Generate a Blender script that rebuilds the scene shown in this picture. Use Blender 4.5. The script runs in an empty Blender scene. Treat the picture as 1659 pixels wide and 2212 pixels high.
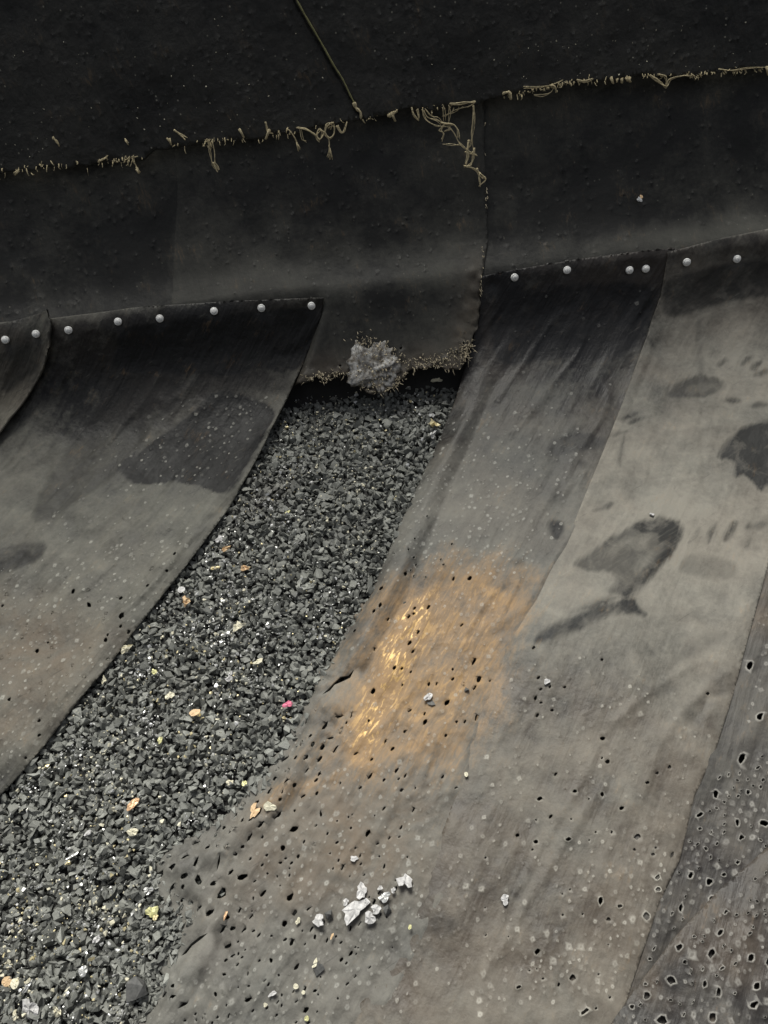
import bpy, math, random
import numpy as np
from mathutils import Vector, Matrix
from mathutils.geometry import delaunay_2d_cdt
random.seed(7)
rng = np.random.default_rng(7)
D2R = math.radians
scene = bpy.context.scene
COL = scene.collection

# ------------------------------------------------------------------ camera
PITCH, ROLL, LENS = D2R(30), D2R(7.3), 26.0
CY, CZ = -1.66, 0.38
W0, H0 = 1659.0, 2212.0
FPX = LENS / 36.0 * H0
fwd = np.array([0, math.cos(PITCH), -math.sin(PITCH)])
r0 = np.array([1.0, 0, 0]); u0 = np.array([0, math.sin(PITCH), math.cos(PITCH)])
rt = math.cos(ROLL) * r0 - math.sin(ROLL) * u0
up = math.sin(ROLL) * r0 + math.cos(ROLL) * u0
cam = bpy.data.objects.new('camera', bpy.data.cameras.new('camera'))
COL.objects.link(cam)
cam.data.lens = LENS; cam.data.sensor_width = 36; cam.data.sensor_fit = 'AUTO'
cam.data.clip_start = 0.01; cam.data.clip_end = 200
m = Matrix.Identity(4)
for i, a in enumerate((rt, up, -fwd)):
    for j in range(3): m[j][i] = a[j]
m[1][3] = CY; m[2][3] = CZ
cam.matrix_world = m
scene.camera = cam

# ------------------------------------------------------------------ light
SUN_EL, SUN_AZ = D2R(79), D2R(-20)      # azimuth from +Y (behind the wall) towards +X
world = bpy.data.worlds.new('World'); scene.world = world; world.use_nodes = True
wn = world.node_tree; bgn = wn.nodes['Background']
sky = wn.nodes.new('ShaderNodeTexSky'); sky.sky_type = 'NISHITA'; sky.sun_disc = False
sky.sun_elevation = SUN_EL; sky.sun_rotation = SUN_AZ
sky.air_density = 1.0; sky.dust_density = 6.0; sky.ozone_density = 0.6
hs = wn.nodes.new('ShaderNodeHueSaturation'); hs.inputs['Saturation'].default_value = 0.35
wn.links.new(sky.outputs[0], hs.inputs['Color']); wn.links.new(hs.outputs[0], bgn.inputs[0]); bgn.inputs[1].default_value = 0.07
sun = bpy.data.objects.new('sun', bpy.data.lights.new('sun', 'SUN')); COL.objects.link(sun)
sun.data.energy = 3.0; sun.data.angle = D2R(24); sun.data.color = (1.0, 0.99, 0.915)
sd = Vector((math.sin(SUN_AZ) * math.cos(SUN_EL), math.cos(SUN_AZ) * math.cos(SUN_EL), math.sin(SUN_EL)))
sun.rotation_euler = sd.to_track_quat('Z', 'Y').to_euler()
sun.location = (0, 0, 3)
vs = scene.view_settings
vs.view_transform = 'Standard'; vs.look = 'None'; vs.gamma = 1; vs.use_curve_mapping = False
vs.exposure = 0.34
scene.cycles.max_bounces = 5; scene.cycles.diffuse_bounces = 3

# ------------------------------------------------------------------ helpers
def vnoise(x, y, seed=0):
    xi = np.floor(x).astype(np.int64); yi = np.floor(y).astype(np.int64)
    fx = x - xi; fy = y - yi
    fx = fx * fx * fx * (fx * (fx * 6 - 15) + 10); fy = fy * fy * fy * (fy * (fy * 6 - 15) + 10)
    def h(a, b):
        n = (a * 374761393 + b * 668265263 + seed * 1442695041) & 0xFFFFFFFF
        n = ((n ^ (n >> 13)) * 1274126177) & 0xFFFFFFFF
        n = n ^ (n >> 16)
        return (n & 0xFFFF) / 32767.5 - 1.0
    a = h(xi, yi); b = h(xi + 1, yi); c = h(xi, yi + 1); d = h(xi + 1, yi + 1)
    return (a * (1 - fx) + b * fx) * (1 - fy) + (c * (1 - fx) + d * fx) * fy
def fbm(x, y, seed=0, o=4):
    r = 0; a = 1.0; f = 1.0
    for k in range(o):
        r = r + a * vnoise(x * f, y * f, seed + 17 * k); a *= 0.5; f *= 2.03
    return r
def sstep(a, b, x):
    t = np.clip((x - a) / (b - a), 0, 1); return t * t * (3 - 2 * t)

class Profile:
    """a curve in the Y-Z plane, extruded along X; s runs down it in metres, s=0 at the seam"""
    def __init__(self, angs, s0=-1.6, s1=2.6, n=2100, origin_s=0.0, origin=(0.0, 0.0)):
        self.s = np.linspace(s0, s1, n)
        a = np.radians(np.interp(self.s, [k[0] for k in angs], [k[1] for k in angs]))
        k = np.ones(9) / 9; a = np.convolve(np.pad(a, 4, 'edge'), k, 'valid')
        ds = self.s[1] - self.s[0]
        Y = np.concatenate([[0], np.cumsum(-np.cos(a[:-1]) * ds)])
        Z = np.concatenate([[0], np.cumsum(-np.sin(a[:-1]) * ds)])
        i0 = np.argmin(abs(self.s - origin_s))
        self.Y = Y - Y[i0] + origin[0]; self.Z = Z - Z[i0] + origin[1]
        self.a = a
    def at(self, X, s, off=0.0):
        a = np.interp(s, self.s, self.a)
        Y = np.interp(s, self.s, self.Y) - np.sin(a) * off
        Z = np.interp(s, self.s, self.Z) + np.cos(a) * off
        return np.stack([np.broadcast_to(X, np.shape(Y)) + 0.0, Y, Z], -1)
    def hit(self, x, y):
        d = fwd + rt * (x - W0 / 2) / FPX + up * (H0 / 2 - y) / FPX
        # signed side of each profile vertex relative to the ray in Y-Z
        c = d[1] * (self.Z - CZ) - d[2] * (self.Y - CY)
        idx = np.nonzero(c[:-1] * c[1:] <= 0)[0]
        best = None
        for i in idx:
            f = c[i] / (c[i] - c[i + 1] + 1e-12)
            Y = self.Y[i] + f * (self.Y[i + 1] - self.Y[i]); Z = self.Z[i] + f * (self.Z[i + 1] - self.Z[i])
            t = ((Y - CY) * d[1] + (Z - CZ) * d[2]) / (d[1] ** 2 + d[2] ** 2)
            if t > 0 and (best is None or t < best[0]):
                best = (t, t * d[0], self.s[i] + f * (self.s[i + 1] - self.s[i]))
        if best is None: raise ValueError('no hit %s %s' % (x, y))
        return best[1], best[2]
    def path(self, pts): return np.array([self.hit(*p) for p in pts])

WALL = [(-1.6, 76), (-0.20, 75), (-0.09, 69), (-0.05, 54), (-0.01, 49), (0.010, 68)]
PS = Profile(WALL + [(0.025, 89), (0.09, 84), (0.17, 62), (0.27, 40), (0.38, 28), (0.6, 25), (2.6, 24)])
PM = Profile(WALL + [(0.04, 74), (0.12, 70), (0.20, 58), (0.4, 40)])
bp = PS.at(0, 0.6, 0.0); 
PB = Profile([(-1.6, 25), (0.6, 25), (2.6, 24)], origin_s=0.6, origin=(bp[1], bp[2]))
fw = PS.at(0, -0.43, 0.05)
PF = Profile([(-2, 84), (1, 84)], s0=-2.2, s1=0.8, origin_s=-0.43, origin=(fw[1], fw[2]))

def lump(X, s):
    g = sstep(0.05, 0.35, s)
    return g * (0.010 * fbm(X * 2.6 + 3, s * 2.2, 5, 3) + 0.0022 * fbm(X * 13, s * 11, 9, 3))

def resample(P, h):
    out = []
    n = len(P)
    for i in range(n):
        a, b = P[i], P[(i + 1) % n]
        k = max(1, int(np.hypot(*(b - a)) / h))
        for j in range(k): out.append(a + (b - a) * j / k)
    return np.array(out)
def pip(P, poly):
    x, y = P[:, 0], P[:, 1]; ins = np.zeros(len(P), bool)
    n = len(poly)
    for i in range(n):
        x1, y1 = poly[i]; x2, y2 = poly[(i + 1) % n]
        if y1 == y2: continue
        c = ((y1 > y) != (y2 > y)) & (x < (x2 - x1) * (y - y1) / (y2 - y1) + x1)
        ins ^= c
    return ins
def seg_dist(P, line, closed=False):
    d = np.full(len(P), 9.0); n = len(line)
    for i in range(n if closed else n - 1):
        a = line[i]; b = line[(i + 1) % n]; ab = b - a
        t = np.clip(((P - a) @ ab) / (ab @ ab + 1e-12), 0, 1)
        q = P - (a + t[:, None] * ab); d = np.minimum(d, np.hypot(q[:, 0], q[:, 1]))
    return d
def chaikin(pl, n=2):
    pl = np.asarray(pl, float)
    for _ in range(n):
        nx_ = np.roll(pl, -1, 0); pl = np.stack([pl * .75 + nx_ * .25, pl * .25 + nx_ * .75], 1).reshape(-1, 2)
    return list(pl)
def sdf(P, poly):                       # positive inside
    d = seg_dist(P, poly, True); return np.where(pip(P, poly), d, -d)

def obj(name, me, mat=None, parent=None, kind=None):
    if mat is not None and not me.materials: me.materials.append(mat)
    o = bpy.data.objects.new(name, me); COL.objects.link(o)
    if parent is not None: o.parent = parent
    if kind: o['kind'] = kind
    return o
def mesh(name, V, F, smooth=False):
    me = bpy.data.meshes.new(name)
    V = np.asarray(V, dtype=np.float32)
    if isinstance(F, np.ndarray) and F.ndim == 2:
        k = F.shape[1]
        me.vertices.add(len(V)); me.vertices.foreach_set('co', V.ravel())
        me.loops.add(F.size); me.loops.foreach_set('vertex_index', F.ravel().astype(np.int32))
        me.polygons.add(len(F)); me.polygons.foreach_set('loop_start', np.arange(0, F.size, k, dtype=np.int32))
        me.update(calc_edges=True)
    else:
        me.from_pydata([tuple(map(float, v)) for v in V], [], [tuple(f) for f in F]); me.update()
    me.polygons.foreach_set('use_smooth', [bool(smooth)] * len(me.polygons))
    return me
def tag(o, label, cat, group=None):
    o['label'] = label; o['category'] = cat
    if group: o['group'] = group
    return o
def fattr(me, name, vals):
    a = me.attributes.new(name, 'FLOAT', 'POINT'); a.data.foreach_set('value', np.asarray(vals, np.float32))

# ------------------------------------------------------------------ materials
class NT:
    def __init__(self, name):
        self.m = bpy.data.materials.new(name); self.m.use_nodes = True
        self.t = self.m.node_tree; self.b = self.t.nodes['Principled BSDF']
    def n(self, typ, **kw):
        nd = self.t.nodes.new(typ)
        for k, v in kw.items():
            if k.startswith('i_'): nd.inputs[k[2:].replace('_', ' ')].default_value = v
            else: setattr(nd, k, v)
        return nd
    def set(self, sock, v):
        if hasattr(v, 'is_output') or isinstance(v, bpy.types.NodeSocket): self.t.links.new(v, sock)
        else: sock.default_value = v
    def math(self, op, a, b=0.0, clamp=False):
        nd = self.n('ShaderNodeMath', operation=op, use_clamp=clamp)
        self.set(nd.inputs[0], a); self.set(nd.inputs[1], b); return nd.outputs[0]
    def mix(self, f, a, b):
        nd = self.n('ShaderNodeMix', data_type='RGBA', clamp_factor=True)
        self.set(nd.inputs[0], f)
        self.set(nd.inputs[6], a if not isinstance(a, tuple) else (*a, 1)[:4])
        self.set(nd.inputs[7], b if not isinstance(b, tuple) else (*b, 1)[:4]); return nd.outputs[2]
    def ramp(self, v, lo, hi, a=0.0, b=1.0):
        nd = self.n('ShaderNodeMapRange', interpolation_type='SMOOTHSTEP')
        self.set(nd.inputs[0], v); nd.inputs[1].default_value = lo; nd.inputs[2].default_value = hi
        nd.inputs[3].default_value = a; nd.inputs[4].default_value = b; return nd.outputs[0]
    def attr(self, name): return self.n('ShaderNodeAttribute', attribute_name=name).outputs['Fac']
    def noise(self, vec, sc, det=4.0, rough=0.55, dist=0.0):
        nd = self.n('ShaderNodeTexNoise'); self.t.links.new(vec, nd.inputs['Vector'])
        nd.inputs['Scale'].default_value = sc; nd.inputs['Detail'].default_value = det
        nd.inputs['Roughness'].default_value = rough; nd.inputs['Distortion'].default_value = dist
        return nd.outputs['Fac']
    def mapping(self, vec, rot=0.0, scale=(1, 1, 1), loc=(0, 0, 0)):
        nd = self.n('ShaderNodeMapping'); self.t.links.new(vec, nd.inputs[0])
        nd.inputs['Rotation'].default_value = (0, 0, rot); nd.inputs['Scale'].default_value = scale
        nd.inputs['Location'].default_value = loc; return nd.outputs[0]
    def bump(self, h, dist, strength=1.0, prev=None):
        nd = self.n('ShaderNodeBump'); self.t.links.new(h, nd.inputs['Height'])
        nd.inputs['Distance'].default_value = dist; nd.inputs['Strength'].default_value = strength
        if prev is not None: self.t.links.new(prev, nd.inputs['Normal'])
        return nd.outputs[0]

def rubber(name, clean, dusty, tint=(0.150, 0.114, 0.080), spec=0.32, speck=0.0, streak=-0.62, rough=0.60, seed=0.0, stk=1.0, hueamt=0.33, big_amt=1.5, bmp=1.0):
    """rubber sheeting: vertex masks dust / dark / copper / rim are distances or amounts, broken up by noise"""
    k = NT(name)
    uv = k.n('ShaderNodeUVMap', uv_map='surface').outputs[0]
    uv = k.mapping(uv, loc=(seed, seed * 0.7, 0))
    big = k.noise(uv, 3.2, 6, 0.58, 0.3)
    mid = k.noise(uv, 16, 6, 0.58, 0.15)
    fine = k.noise(uv, 95, 4, 0.65)
    grit = k.noise(uv, 420, 2, 0.7)
    st = k.noise(k.mapping(uv, streak, (1, 1, 1)), 1, 2)
    sm = k.mapping(k.mapping(uv, streak), 0, (70, 7, 1))
    st = k.noise(sm, 1.0, 4, 0.55, 0.2)
    sm2 = k.mapping(k.mapping(uv, streak - 0.5), 0, (210, 16, 1))
    st2 = k.noise(sm2, 1.0, 3, 0.6, 0.2)
    dust = k.attr('dust')  # dustiness, with shade and light near the rivet line painted into it
    d = k.math('ADD', dust, k.math('MULTIPLY', k.math('SUBTRACT', big, 0.5), big_amt))
    d = k.math('ADD', d, k.math('MULTIPLY', k.math('SUBTRACT', mid, 0.5), 1.2))
    d = k.math('ADD', d, k.math('MULTIPLY', k.math('SUBTRACT', st, 0.5), 0.9 * stk))
    d = k.math('ADD', d, k.math('MULTIPLY', k.math('SUBTRACT', fine, 0.5), 0.6))
    d = k.math('ADD', d, k.math('MULTIPLY', k.math('SUBTRACT', grit, 0.5), 0.20), True)
    col = k.mix(d, clean, dusty)
    # warm and cool drift of the dust
    hue = k.ramp(k.noise(uv, 5.0, 4, 0.6), 0.36, 0.66)
    col = k.mix(k.math('MULTIPLY', hue, hueamt), col, tuple(c * f for c, f in zip(dusty, (1.02, 0.86, 0.78))))
    br = k.attr('brown')
    brn = k.math('MULTIPLY', br, k.ramp(k.noise(uv, 11, 5, 0.65, 1.0), 0.3, 0.7, 0.3, 1.0))
    col = k.mix(brn, col, tint)
    # dark wiped patches, and shade painted under the rivet rows: signed distance in metres, edges frayed by noise
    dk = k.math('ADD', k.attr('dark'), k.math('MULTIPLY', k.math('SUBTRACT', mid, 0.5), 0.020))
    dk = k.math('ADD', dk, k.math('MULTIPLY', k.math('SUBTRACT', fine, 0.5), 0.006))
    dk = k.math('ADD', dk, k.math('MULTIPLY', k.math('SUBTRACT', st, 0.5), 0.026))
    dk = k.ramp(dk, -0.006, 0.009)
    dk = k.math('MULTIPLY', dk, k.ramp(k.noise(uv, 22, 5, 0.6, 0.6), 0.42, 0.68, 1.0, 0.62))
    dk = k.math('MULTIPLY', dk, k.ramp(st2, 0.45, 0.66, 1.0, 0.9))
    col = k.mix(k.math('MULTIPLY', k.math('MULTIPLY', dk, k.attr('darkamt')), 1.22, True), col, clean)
    # long pale and dark scuffs
    col = k.mix(k.math('MULTIPLY', k.math('MULTIPLY', k.ramp(st2, 0.64, 0.76), k.ramp(mid, 0.45, 0.6)), 0.42 * stk), col, tuple(min(1, c * 1.7) for c in dusty))
    col = k.mix(k.math('MULTIPLY', k.math('MULTIPLY', k.ramp(st2, 0.30, 0.40, 1.0, 0.0), k.ramp(mid, 0.4, 0.55, 1.0, 0.0)), 0.6 * stk), col, clean)
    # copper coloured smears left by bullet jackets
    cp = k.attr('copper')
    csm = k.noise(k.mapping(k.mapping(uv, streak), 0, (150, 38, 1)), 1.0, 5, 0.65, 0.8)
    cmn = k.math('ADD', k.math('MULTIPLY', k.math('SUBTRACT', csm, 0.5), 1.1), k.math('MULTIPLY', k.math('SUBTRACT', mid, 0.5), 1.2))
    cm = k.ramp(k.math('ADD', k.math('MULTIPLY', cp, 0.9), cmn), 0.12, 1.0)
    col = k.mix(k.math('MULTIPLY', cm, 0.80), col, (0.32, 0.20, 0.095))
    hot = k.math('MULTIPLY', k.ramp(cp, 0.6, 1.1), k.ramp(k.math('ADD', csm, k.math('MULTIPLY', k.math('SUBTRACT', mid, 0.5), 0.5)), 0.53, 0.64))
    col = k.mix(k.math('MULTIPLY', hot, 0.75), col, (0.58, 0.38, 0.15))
    rim = k.attr('rim')
    rimf = k.math('MULTIPLY', rim, k.ramp(fine, 0.25, 0.7, 0.45, 1.0), True)
    col = k.mix(k.math('MULTIPLY', rimf, 0.85), col, tuple(min(0.6, c * 1.9 + 0.09) for c in dusty))
    if speck > 0:
        vo = k.n('ShaderNodeTexVoronoi', feature='F1'); k.t.links.new(uv, vo.inputs['Vector']); vo.inputs['Scale'].default_value = 95
        spm = k.math('MULTIPLY', k.ramp(vo.outputs['Distance'], 0.10, 0.22, 1.0, 0.0), k.ramp(k.n('ShaderNodeSeparateColor').outputs[0] if False else vo.outputs['Distance'], 0, 1, 1, 1))
        sel = k.n('ShaderNodeSeparateColor'); k.t.links.new(vo.outputs['Color'], sel.inputs[0])
        spm = k.math('MULTIPLY', spm, k.ramp(sel.outputs[0], 0.86, 0.95))
        col = k.mix(k.math('MULTIPLY', spm, speck), col, (0.22, 0.21, 0.17))
    k.t.links.new(col, k.b.inputs['Base Color'])
    rg = k.math('ADD', rough - 0.12, k.math('MULTIPLY', d, 0.28))
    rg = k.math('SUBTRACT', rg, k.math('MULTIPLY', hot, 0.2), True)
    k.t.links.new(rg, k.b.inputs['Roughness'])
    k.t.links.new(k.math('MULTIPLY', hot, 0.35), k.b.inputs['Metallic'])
    k.b.inputs['Specular IOR Level'].default_value = spec
    b = k.bump(big, 0.012, 0.35)
    b = k.bump(mid, 0.007 * bmp, 0.7, b)
    b = k.bump(st, 0.006 * stk, 0.65, b)
    b = k.bump(fine, 0.0008, 0.45, b)
    b = k.bump(grit, 0.0002, 0.3, b)
    k.t.links.new(b, k.b.inputs['Normal'])
    return k.m

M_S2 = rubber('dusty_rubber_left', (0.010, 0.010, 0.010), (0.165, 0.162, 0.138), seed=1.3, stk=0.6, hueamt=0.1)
M_S1 = rubber('dusty_rubber_far_left', (0.022, 0.022, 0.020), (0.165, 0.160, 0.132), seed=5.3)
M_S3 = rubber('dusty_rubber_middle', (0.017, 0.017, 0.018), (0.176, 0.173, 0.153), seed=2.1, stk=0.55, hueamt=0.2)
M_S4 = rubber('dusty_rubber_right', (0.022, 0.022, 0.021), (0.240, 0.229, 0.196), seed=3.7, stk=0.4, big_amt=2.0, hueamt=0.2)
M_S5 = rubber('holed_rubber', (0.022, 0.021, 0.021), (0.130, 0.123, 0.108), seed=4.4, hueamt=0.2, stk=0.6)
M_WALL = rubber('black_rubber_wall', (0.012, 0.012, 0.011), (0.075, 0.074, 0.064), spec=0.3, streak=0.1, speck=0.3, seed=6.1, stk=0.2, hueamt=0.0, bmp=0.35, big_amt=2.2)
M_FLAP = rubber('black_rubber_flap', (0.014, 0.014, 0.013), (0.052, 0.051, 0.045), spec=0.3, streak=0.3, speck=1.0, seed=7.7, stk=0.4, hueamt=0.0)

def simple(name, c, rough=0.6, metal=0.0, var=0.35, sc=300, spec=0.5, bump=0.0006, c2=None):
    k = NT(name)
    co = k.n('ShaderNodeTexCoord').outputs['Object']
    f = k.noise(co, sc, 4, 0.6)
    a = tuple(x * (1 - var) for x in c) if c2 is None else c2
    col = k.mix(k.ramp(f, 0.3, 0.7), a, c)
    k.t.links.new(col, k.b.inputs['Base Color'])
    k.b.inputs['Roughness'].default_value = rough; k.b.inputs['Metallic'].default_value = metal
    k.b.inputs['Specular IOR Level'].default_value = spec
    k.t.links.new(k.bump(f, bump, 0.7), k.b.inputs['Normal'])
    return k.m
M_CRUMB = None
def crumb_mat():
    k = NT('rubber_granulate')
    co = k.n('ShaderNodeTexCoord').outputs['Object']
    t = k.attr('tone'); n = k.noise(co, 260, 5, 0.65); n2 = k.noise(co, 3.5, 3, 0.5)
    col = k.mix(t, (0.10, 0.103, 0.094), (0.34, 0.348, 0.315))
    col = k.mix(k.math('MULTIPLY', k.ramp(n, 0.35, 0.75), 0.5), col, (0.16, 0.16, 0.148))
    col = k.mix(k.math('MULTIPLY', k.ramp(n2, 0.56, 0.70), 0.30), col, (0.085, 0.066, 0.055))
    k.t.links.new(col, k.b.inputs['Base Color'])
    k.b.inputs['Roughness'].default_value = 0.62; k.b.inputs['Specular IOR Level'].default_value = 0.4
    k.t.links.new(k.bump(n, 0.0012, 0.7), k.b.inputs['Normal'])
    return k.m
M_CRUMB = crumb_mat()
M_BED = simple('packed_granulate', (0.03, 0.03, 0.028), 0.9, var=0.5, sc=120)
M_THREAD = simple('frayed_jute_thread', (0.78, 0.66, 0.40), 0.8, var=0.45, sc=220)
M_BRISTLE = simple('frayed_edge_fibre', (0.58, 0.50, 0.35), 0.75, var=0.6, sc=160)
M_RIVET = simple('zinc_rivet', (0.95, 0.95, 0.92), 0.30, 0.0, var=0.15, sc=300, bump=0.0002)
M_LEAD = simple('lead_splatter', (0.34, 0.34, 0.33), 0.5, 0.15, var=0.6, sc=70, bump=0.005, c2=(0.09, 0.075, 0.055))
M_BRASS = simple('brass_fragment', (0.85, 0.74, 0.44), 0.4, 0.4, var=0.3, sc=200)
M_COPPER = simple('copper_fragment', (0.66, 0.42, 0.24), 0.45, 0.35, var=0.3, sc=200)
M_SILVER = simple('silvery_fragment', (0.72, 0.72, 0.70), 0.38, 0.55, var=0.3, sc=200)
M_CREAM = simple('cream_fragment', (0.72, 0.68, 0.52), 0.6, 0.0, var=0.25, sc=200)
M_YELLOW = simple('yellow_fragment', (0.72, 0.70, 0.36), 0.45, 0.2, var=0.3, sc=200)
M_WHITE = simple('pale_grey_fragment', (0.60, 0.59, 0.58), 0.55, 0.0, var=0.45, sc=150)
M_ORANGE = simple('orange_fragment', (0.74, 0.52, 0.30), 0.6, 0.0, var=0.2, sc=150)
M_PINK = simple('pink_fragment', (0.85, 0.22, 0.34), 0.6, 0.0, var=0.2, sc=150)
M_DARKLUMP = simple('grey_nugget', (0.12, 0.12, 0.115), 0.65, 0.0, var=0.4, sc=150)
M_BACKING = simple('old_backing_board', (0.020, 0.019, 0.018), 0.9, var=0.3, sc=40)

# ------------------------------------------------------------------ the sheet builder
def blob(cx, cy, r, stretch, ang, jag, n=9):
    th = np.linspace(0, 2 * np.pi, n, endpoint=False) + random.random()
    rr = r * (1 + jag * rng.uniform(-1, 1, n))
    x = rr * np.cos(th) * stretch; y = rr * np.sin(th)
    c, s = math.cos(ang), math.sin(ang)
    return np.stack([cx + c * x - s * y, cy + s * x + c * y], 1)

def make_sheet(name, outline, prof, mat, h, offset, holes=(), pocks=(), attrs=None, parent=None, thick=0.004, disp=None, uselump=True):
    """outline, holes and pocks are in surface coordinates (X, s). holes: (polygon, rim) ; pocks: (cx, cy, r)"""
    out = resample(np.asarray(outline, float), h)
    pts = [out]; edges = []
    n0 = len(out); edges += [(i, (i + 1) % n0) for i in range(n0)]
    tot = n0; hid = [np.full(n0, -1)]; rim = [np.zeros(n0)]; hz = [np.zeros(n0)]
    rings = []
    used = []
    def clear(c, r):
        for (u, v, w) in used:
            if abs(u - c[0]) < r + w and abs(v - c[1]) < r + w and math.hypot(u - c[0], v - c[1]) < r + w: return False
        return True
    hi = 0
    if len(holes):
        hc = np.array([np.asarray(q, float).mean(0) for q, _ in holes]); hr = np.array([np.max(np.hypot(*(np.asarray(q, float) - np.asarray(q, float).mean(0)).T)) for q, _ in holes])
        ok = pip(hc, out) & (seg_dist(hc, out, True) > hr * 1.08)
        hd = seg_dist(hc, out, True)
        holes = [(q, rm, d_) for (q, rm), k_, d_ in zip(holes, ok, hd) if k_]
    if len(pocks):
        pa = np.array(pocks); ok = pip(pa[:, :2], out) & (seg_dist(pa[:, :2], out, True) > pa[:, 2] * 2.2)
        pocks = pa[ok]
    for (hp, rm, hd_) in holes:
        hp = np.asarray(hp, float); c = hp.mean(0); R = np.max(np.hypot(*(hp - c).T))
        if not clear(c, R * (1.6 if rm > .3 else 1.15)): continue
        used.append((c[0], c[1], R * (1.75 if rm > .3 else 1.35)))
        n = len(hp)
        pts.append(hp); hid.append(np.full(n, hi)); rim.append(np.full(n, rm)); hz.append(np.full(n, 0.0009 if rm > .3 else -0.0006))
        edges += [(tot + i, tot + (i + 1) % n) for i in range(n)]; tot += n
        for f, rv, z in ((1.28, rm * 0.9, 0.0012 if rm > .3 else 0.0003), (1.65, 0.0, 0.0)):
            if R * f > hd_ * 0.98 or (f > 1.5 and rm <= .3): continue
            q = c + (hp - c) * f
            pts.append(q); hid.append(np.full(len(q), -1)); rim.append(np.full(len(q), rv)); hz.append(np.full(len(q), z)); tot += len(q)
        hi += 1
    for (cx, cy, r, v) in pocks:
        c = np.array([cx, cy])
        if not clear(c, r * 1.6): continue
        used.append((cx, cy, r * 1.5))
        a = random.random() * 0.8 - 1.2; stt = random.uniform(1.0, 1.7); th = np.linspace(0, 2 * np.pi, 6, endpoint=False)
        for f, rv, z in ((0, 0.35 * v, -0.0006), (0.62, v, 0.0007), (1.25, 0, 0)):
            if f == 0: q = c[None]
            else:
                x = r * f * np.cos(th) * stt; y = r * f * np.sin(th)
                q = np.stack([cx + math.cos(a) * x - math.sin(a) * y, cy + math.sin(a) * x + math.cos(a) * y], 1)
            pts.append(q); hid.append(np.full(len(q), -1)); rim.append(np.full(len(q), rv)); hz.append(np.full(len(q), z)); tot += len(q)
    lo, hi2 = out.min(0), out.max(0)
    gx, gy = np.meshgrid(np.arange(lo[0], hi2[0], h), np.arange(lo[1], hi2[1], h))
    g = np.stack([gx.ravel(), gy.ravel()], 1); g += rng.uniform(-0.35, 0.35, g.shape) * h
    g = g[pip(g, out)]
    # keep the grid off the ring points
    if len(used):
        cell = {}
        for (u, v, w) in used:
            R = w
            for a in range(int((u - R) / 0.02) - 1, int((u + R) / 0.02) + 2):
                for b in range(int((v - R) / 0.02) - 1, int((v + R) / 0.02) + 2):
                    cell.setdefault((a, b), []).append((u, v, R))
        keep = np.ones(len(g), bool)
        for i, (x, y) in enumerate(g):
            for (u, v, R) in cell.get((int(x / 0.02), int(y / 0.02)), ()):
                if (x - u) ** 2 + (y - v) ** 2 < (R * 0.98) ** 2: keep[i] = False; break
        g = g[keep]
    pts.append(g); hid.append(np.full(len(g), -1)); rim.append(np.zeros(len(g))); hz.append(np.zeros(len(g)))
    P = np.concatenate(pts); HID = np.concatenate(hid); RIM = np.concatenate(rim); HZ = np.concatenate(hz)
    vo, _e, fo, ov, _oe, _of = delaunay_2d_cdt([Vector((float(a), float(b))) for a, b in P], edges, [], 0, 1e-7)
    P2 = np.array([(v.x, v.y) for v in vo])
    first = np.array([l[0] if l else -1 for l in ov])
    H2 = np.where(first >= 0, HID[first], -1); R2 = np.where(first >= 0, RIM[first], 0); Z2 = np.where(first >= 0, HZ[first], 0)
    Fa = np.array([f for f in fo if len(f) == 3])
    hh = H2[Fa]
    inhole = (hh[:, 0] >= 0) & (hh[:, 0] == hh[:, 1]) & (hh[:, 1] == hh[:, 2])
    cen = P2[Fa].mean(1)
    Fa = Fa[(~inhole) & pip(cen, out)]
    X, s = P2[:, 0], P2[:, 1]
    off = offset + Z2 + (lump(X, s) if uselump else 0)
    if disp is not None: off = off + disp(P2)
    V = prof.at(X, s, off)
    # upward-facing triangles
    a, b, c = V[Fa[:, 0]], V[Fa[:, 1]], V[Fa[:, 2]]
    nrm = np.cross(b - a, c - a); tocam = np.array([0, CY, CZ]) - a
    fl = (nrm * tocam).sum(1) < 0
    Fa[fl] = Fa[fl][:, ::-1]
    me = mesh(name, V, Fa, smooth=True)
    uvl = me.uv_layers.new(name='surface')
    uvl.data.foreach_set('uv', P2[Fa.ravel()].astype(np.float32).ravel())
    A = {'dust': 0.5, 'dark': -1.0, 'darkamt': 1.0, 'copper': 0.0, 'brown': 0.0}
    if attrs: A.update(attrs(P2))
    for kx, v in A.items(): fattr(me, kx, np.broadcast_to(v, len(P2)))
    fattr(me, 'rim', R2)
    o = obj(name, me, mat, parent)
    if thick:
        md = o.modifiers.new('thickness', 'SOLIDIFY'); md.thickness = thick; md.offset = -1
    return o

def ragged(line, amp, step=0.006, seed=0, fr=38):
    """subdivide an open polyline and jitter it sideways"""
    L = []
    line = np.asarray(line, float)
    for i in range(len(line) - 1):
        a, b = line[i], line[i + 1]; k = max(1, int(np.hypot(*(b - a)) / step))
        t = np.arange(k) / k
        L.append(a + (b - a) * t[:, None])
    L.append(line[-1:]); L = np.concatenate(L)
    d = np.gradient(L, axis=0); n = np.stack([-d[:, 1], d[:, 0]], 1); n /= np.linalg.norm(n, axis=1)[:, None] + 1e-9
    u = np.arange(len(L)) * step
    j = fbm(u * fr, u * 0 + seed, seed, 4) * amp
    return L + n * j[:, None]
def random_in(poly, n):
    poly = np.asarray(poly); lo, hi = poly.min(0), poly.max(0); out = []
    while len(out) < n:
        q = rng.uniform(lo, hi, (n * 2, 2)); out += list(q[pip(q, poly)])
    return np.array(out[:n])
def scale_local(p): return 1.0
HANG = -1.0   # fall-line of the smears in (X, s)

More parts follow.
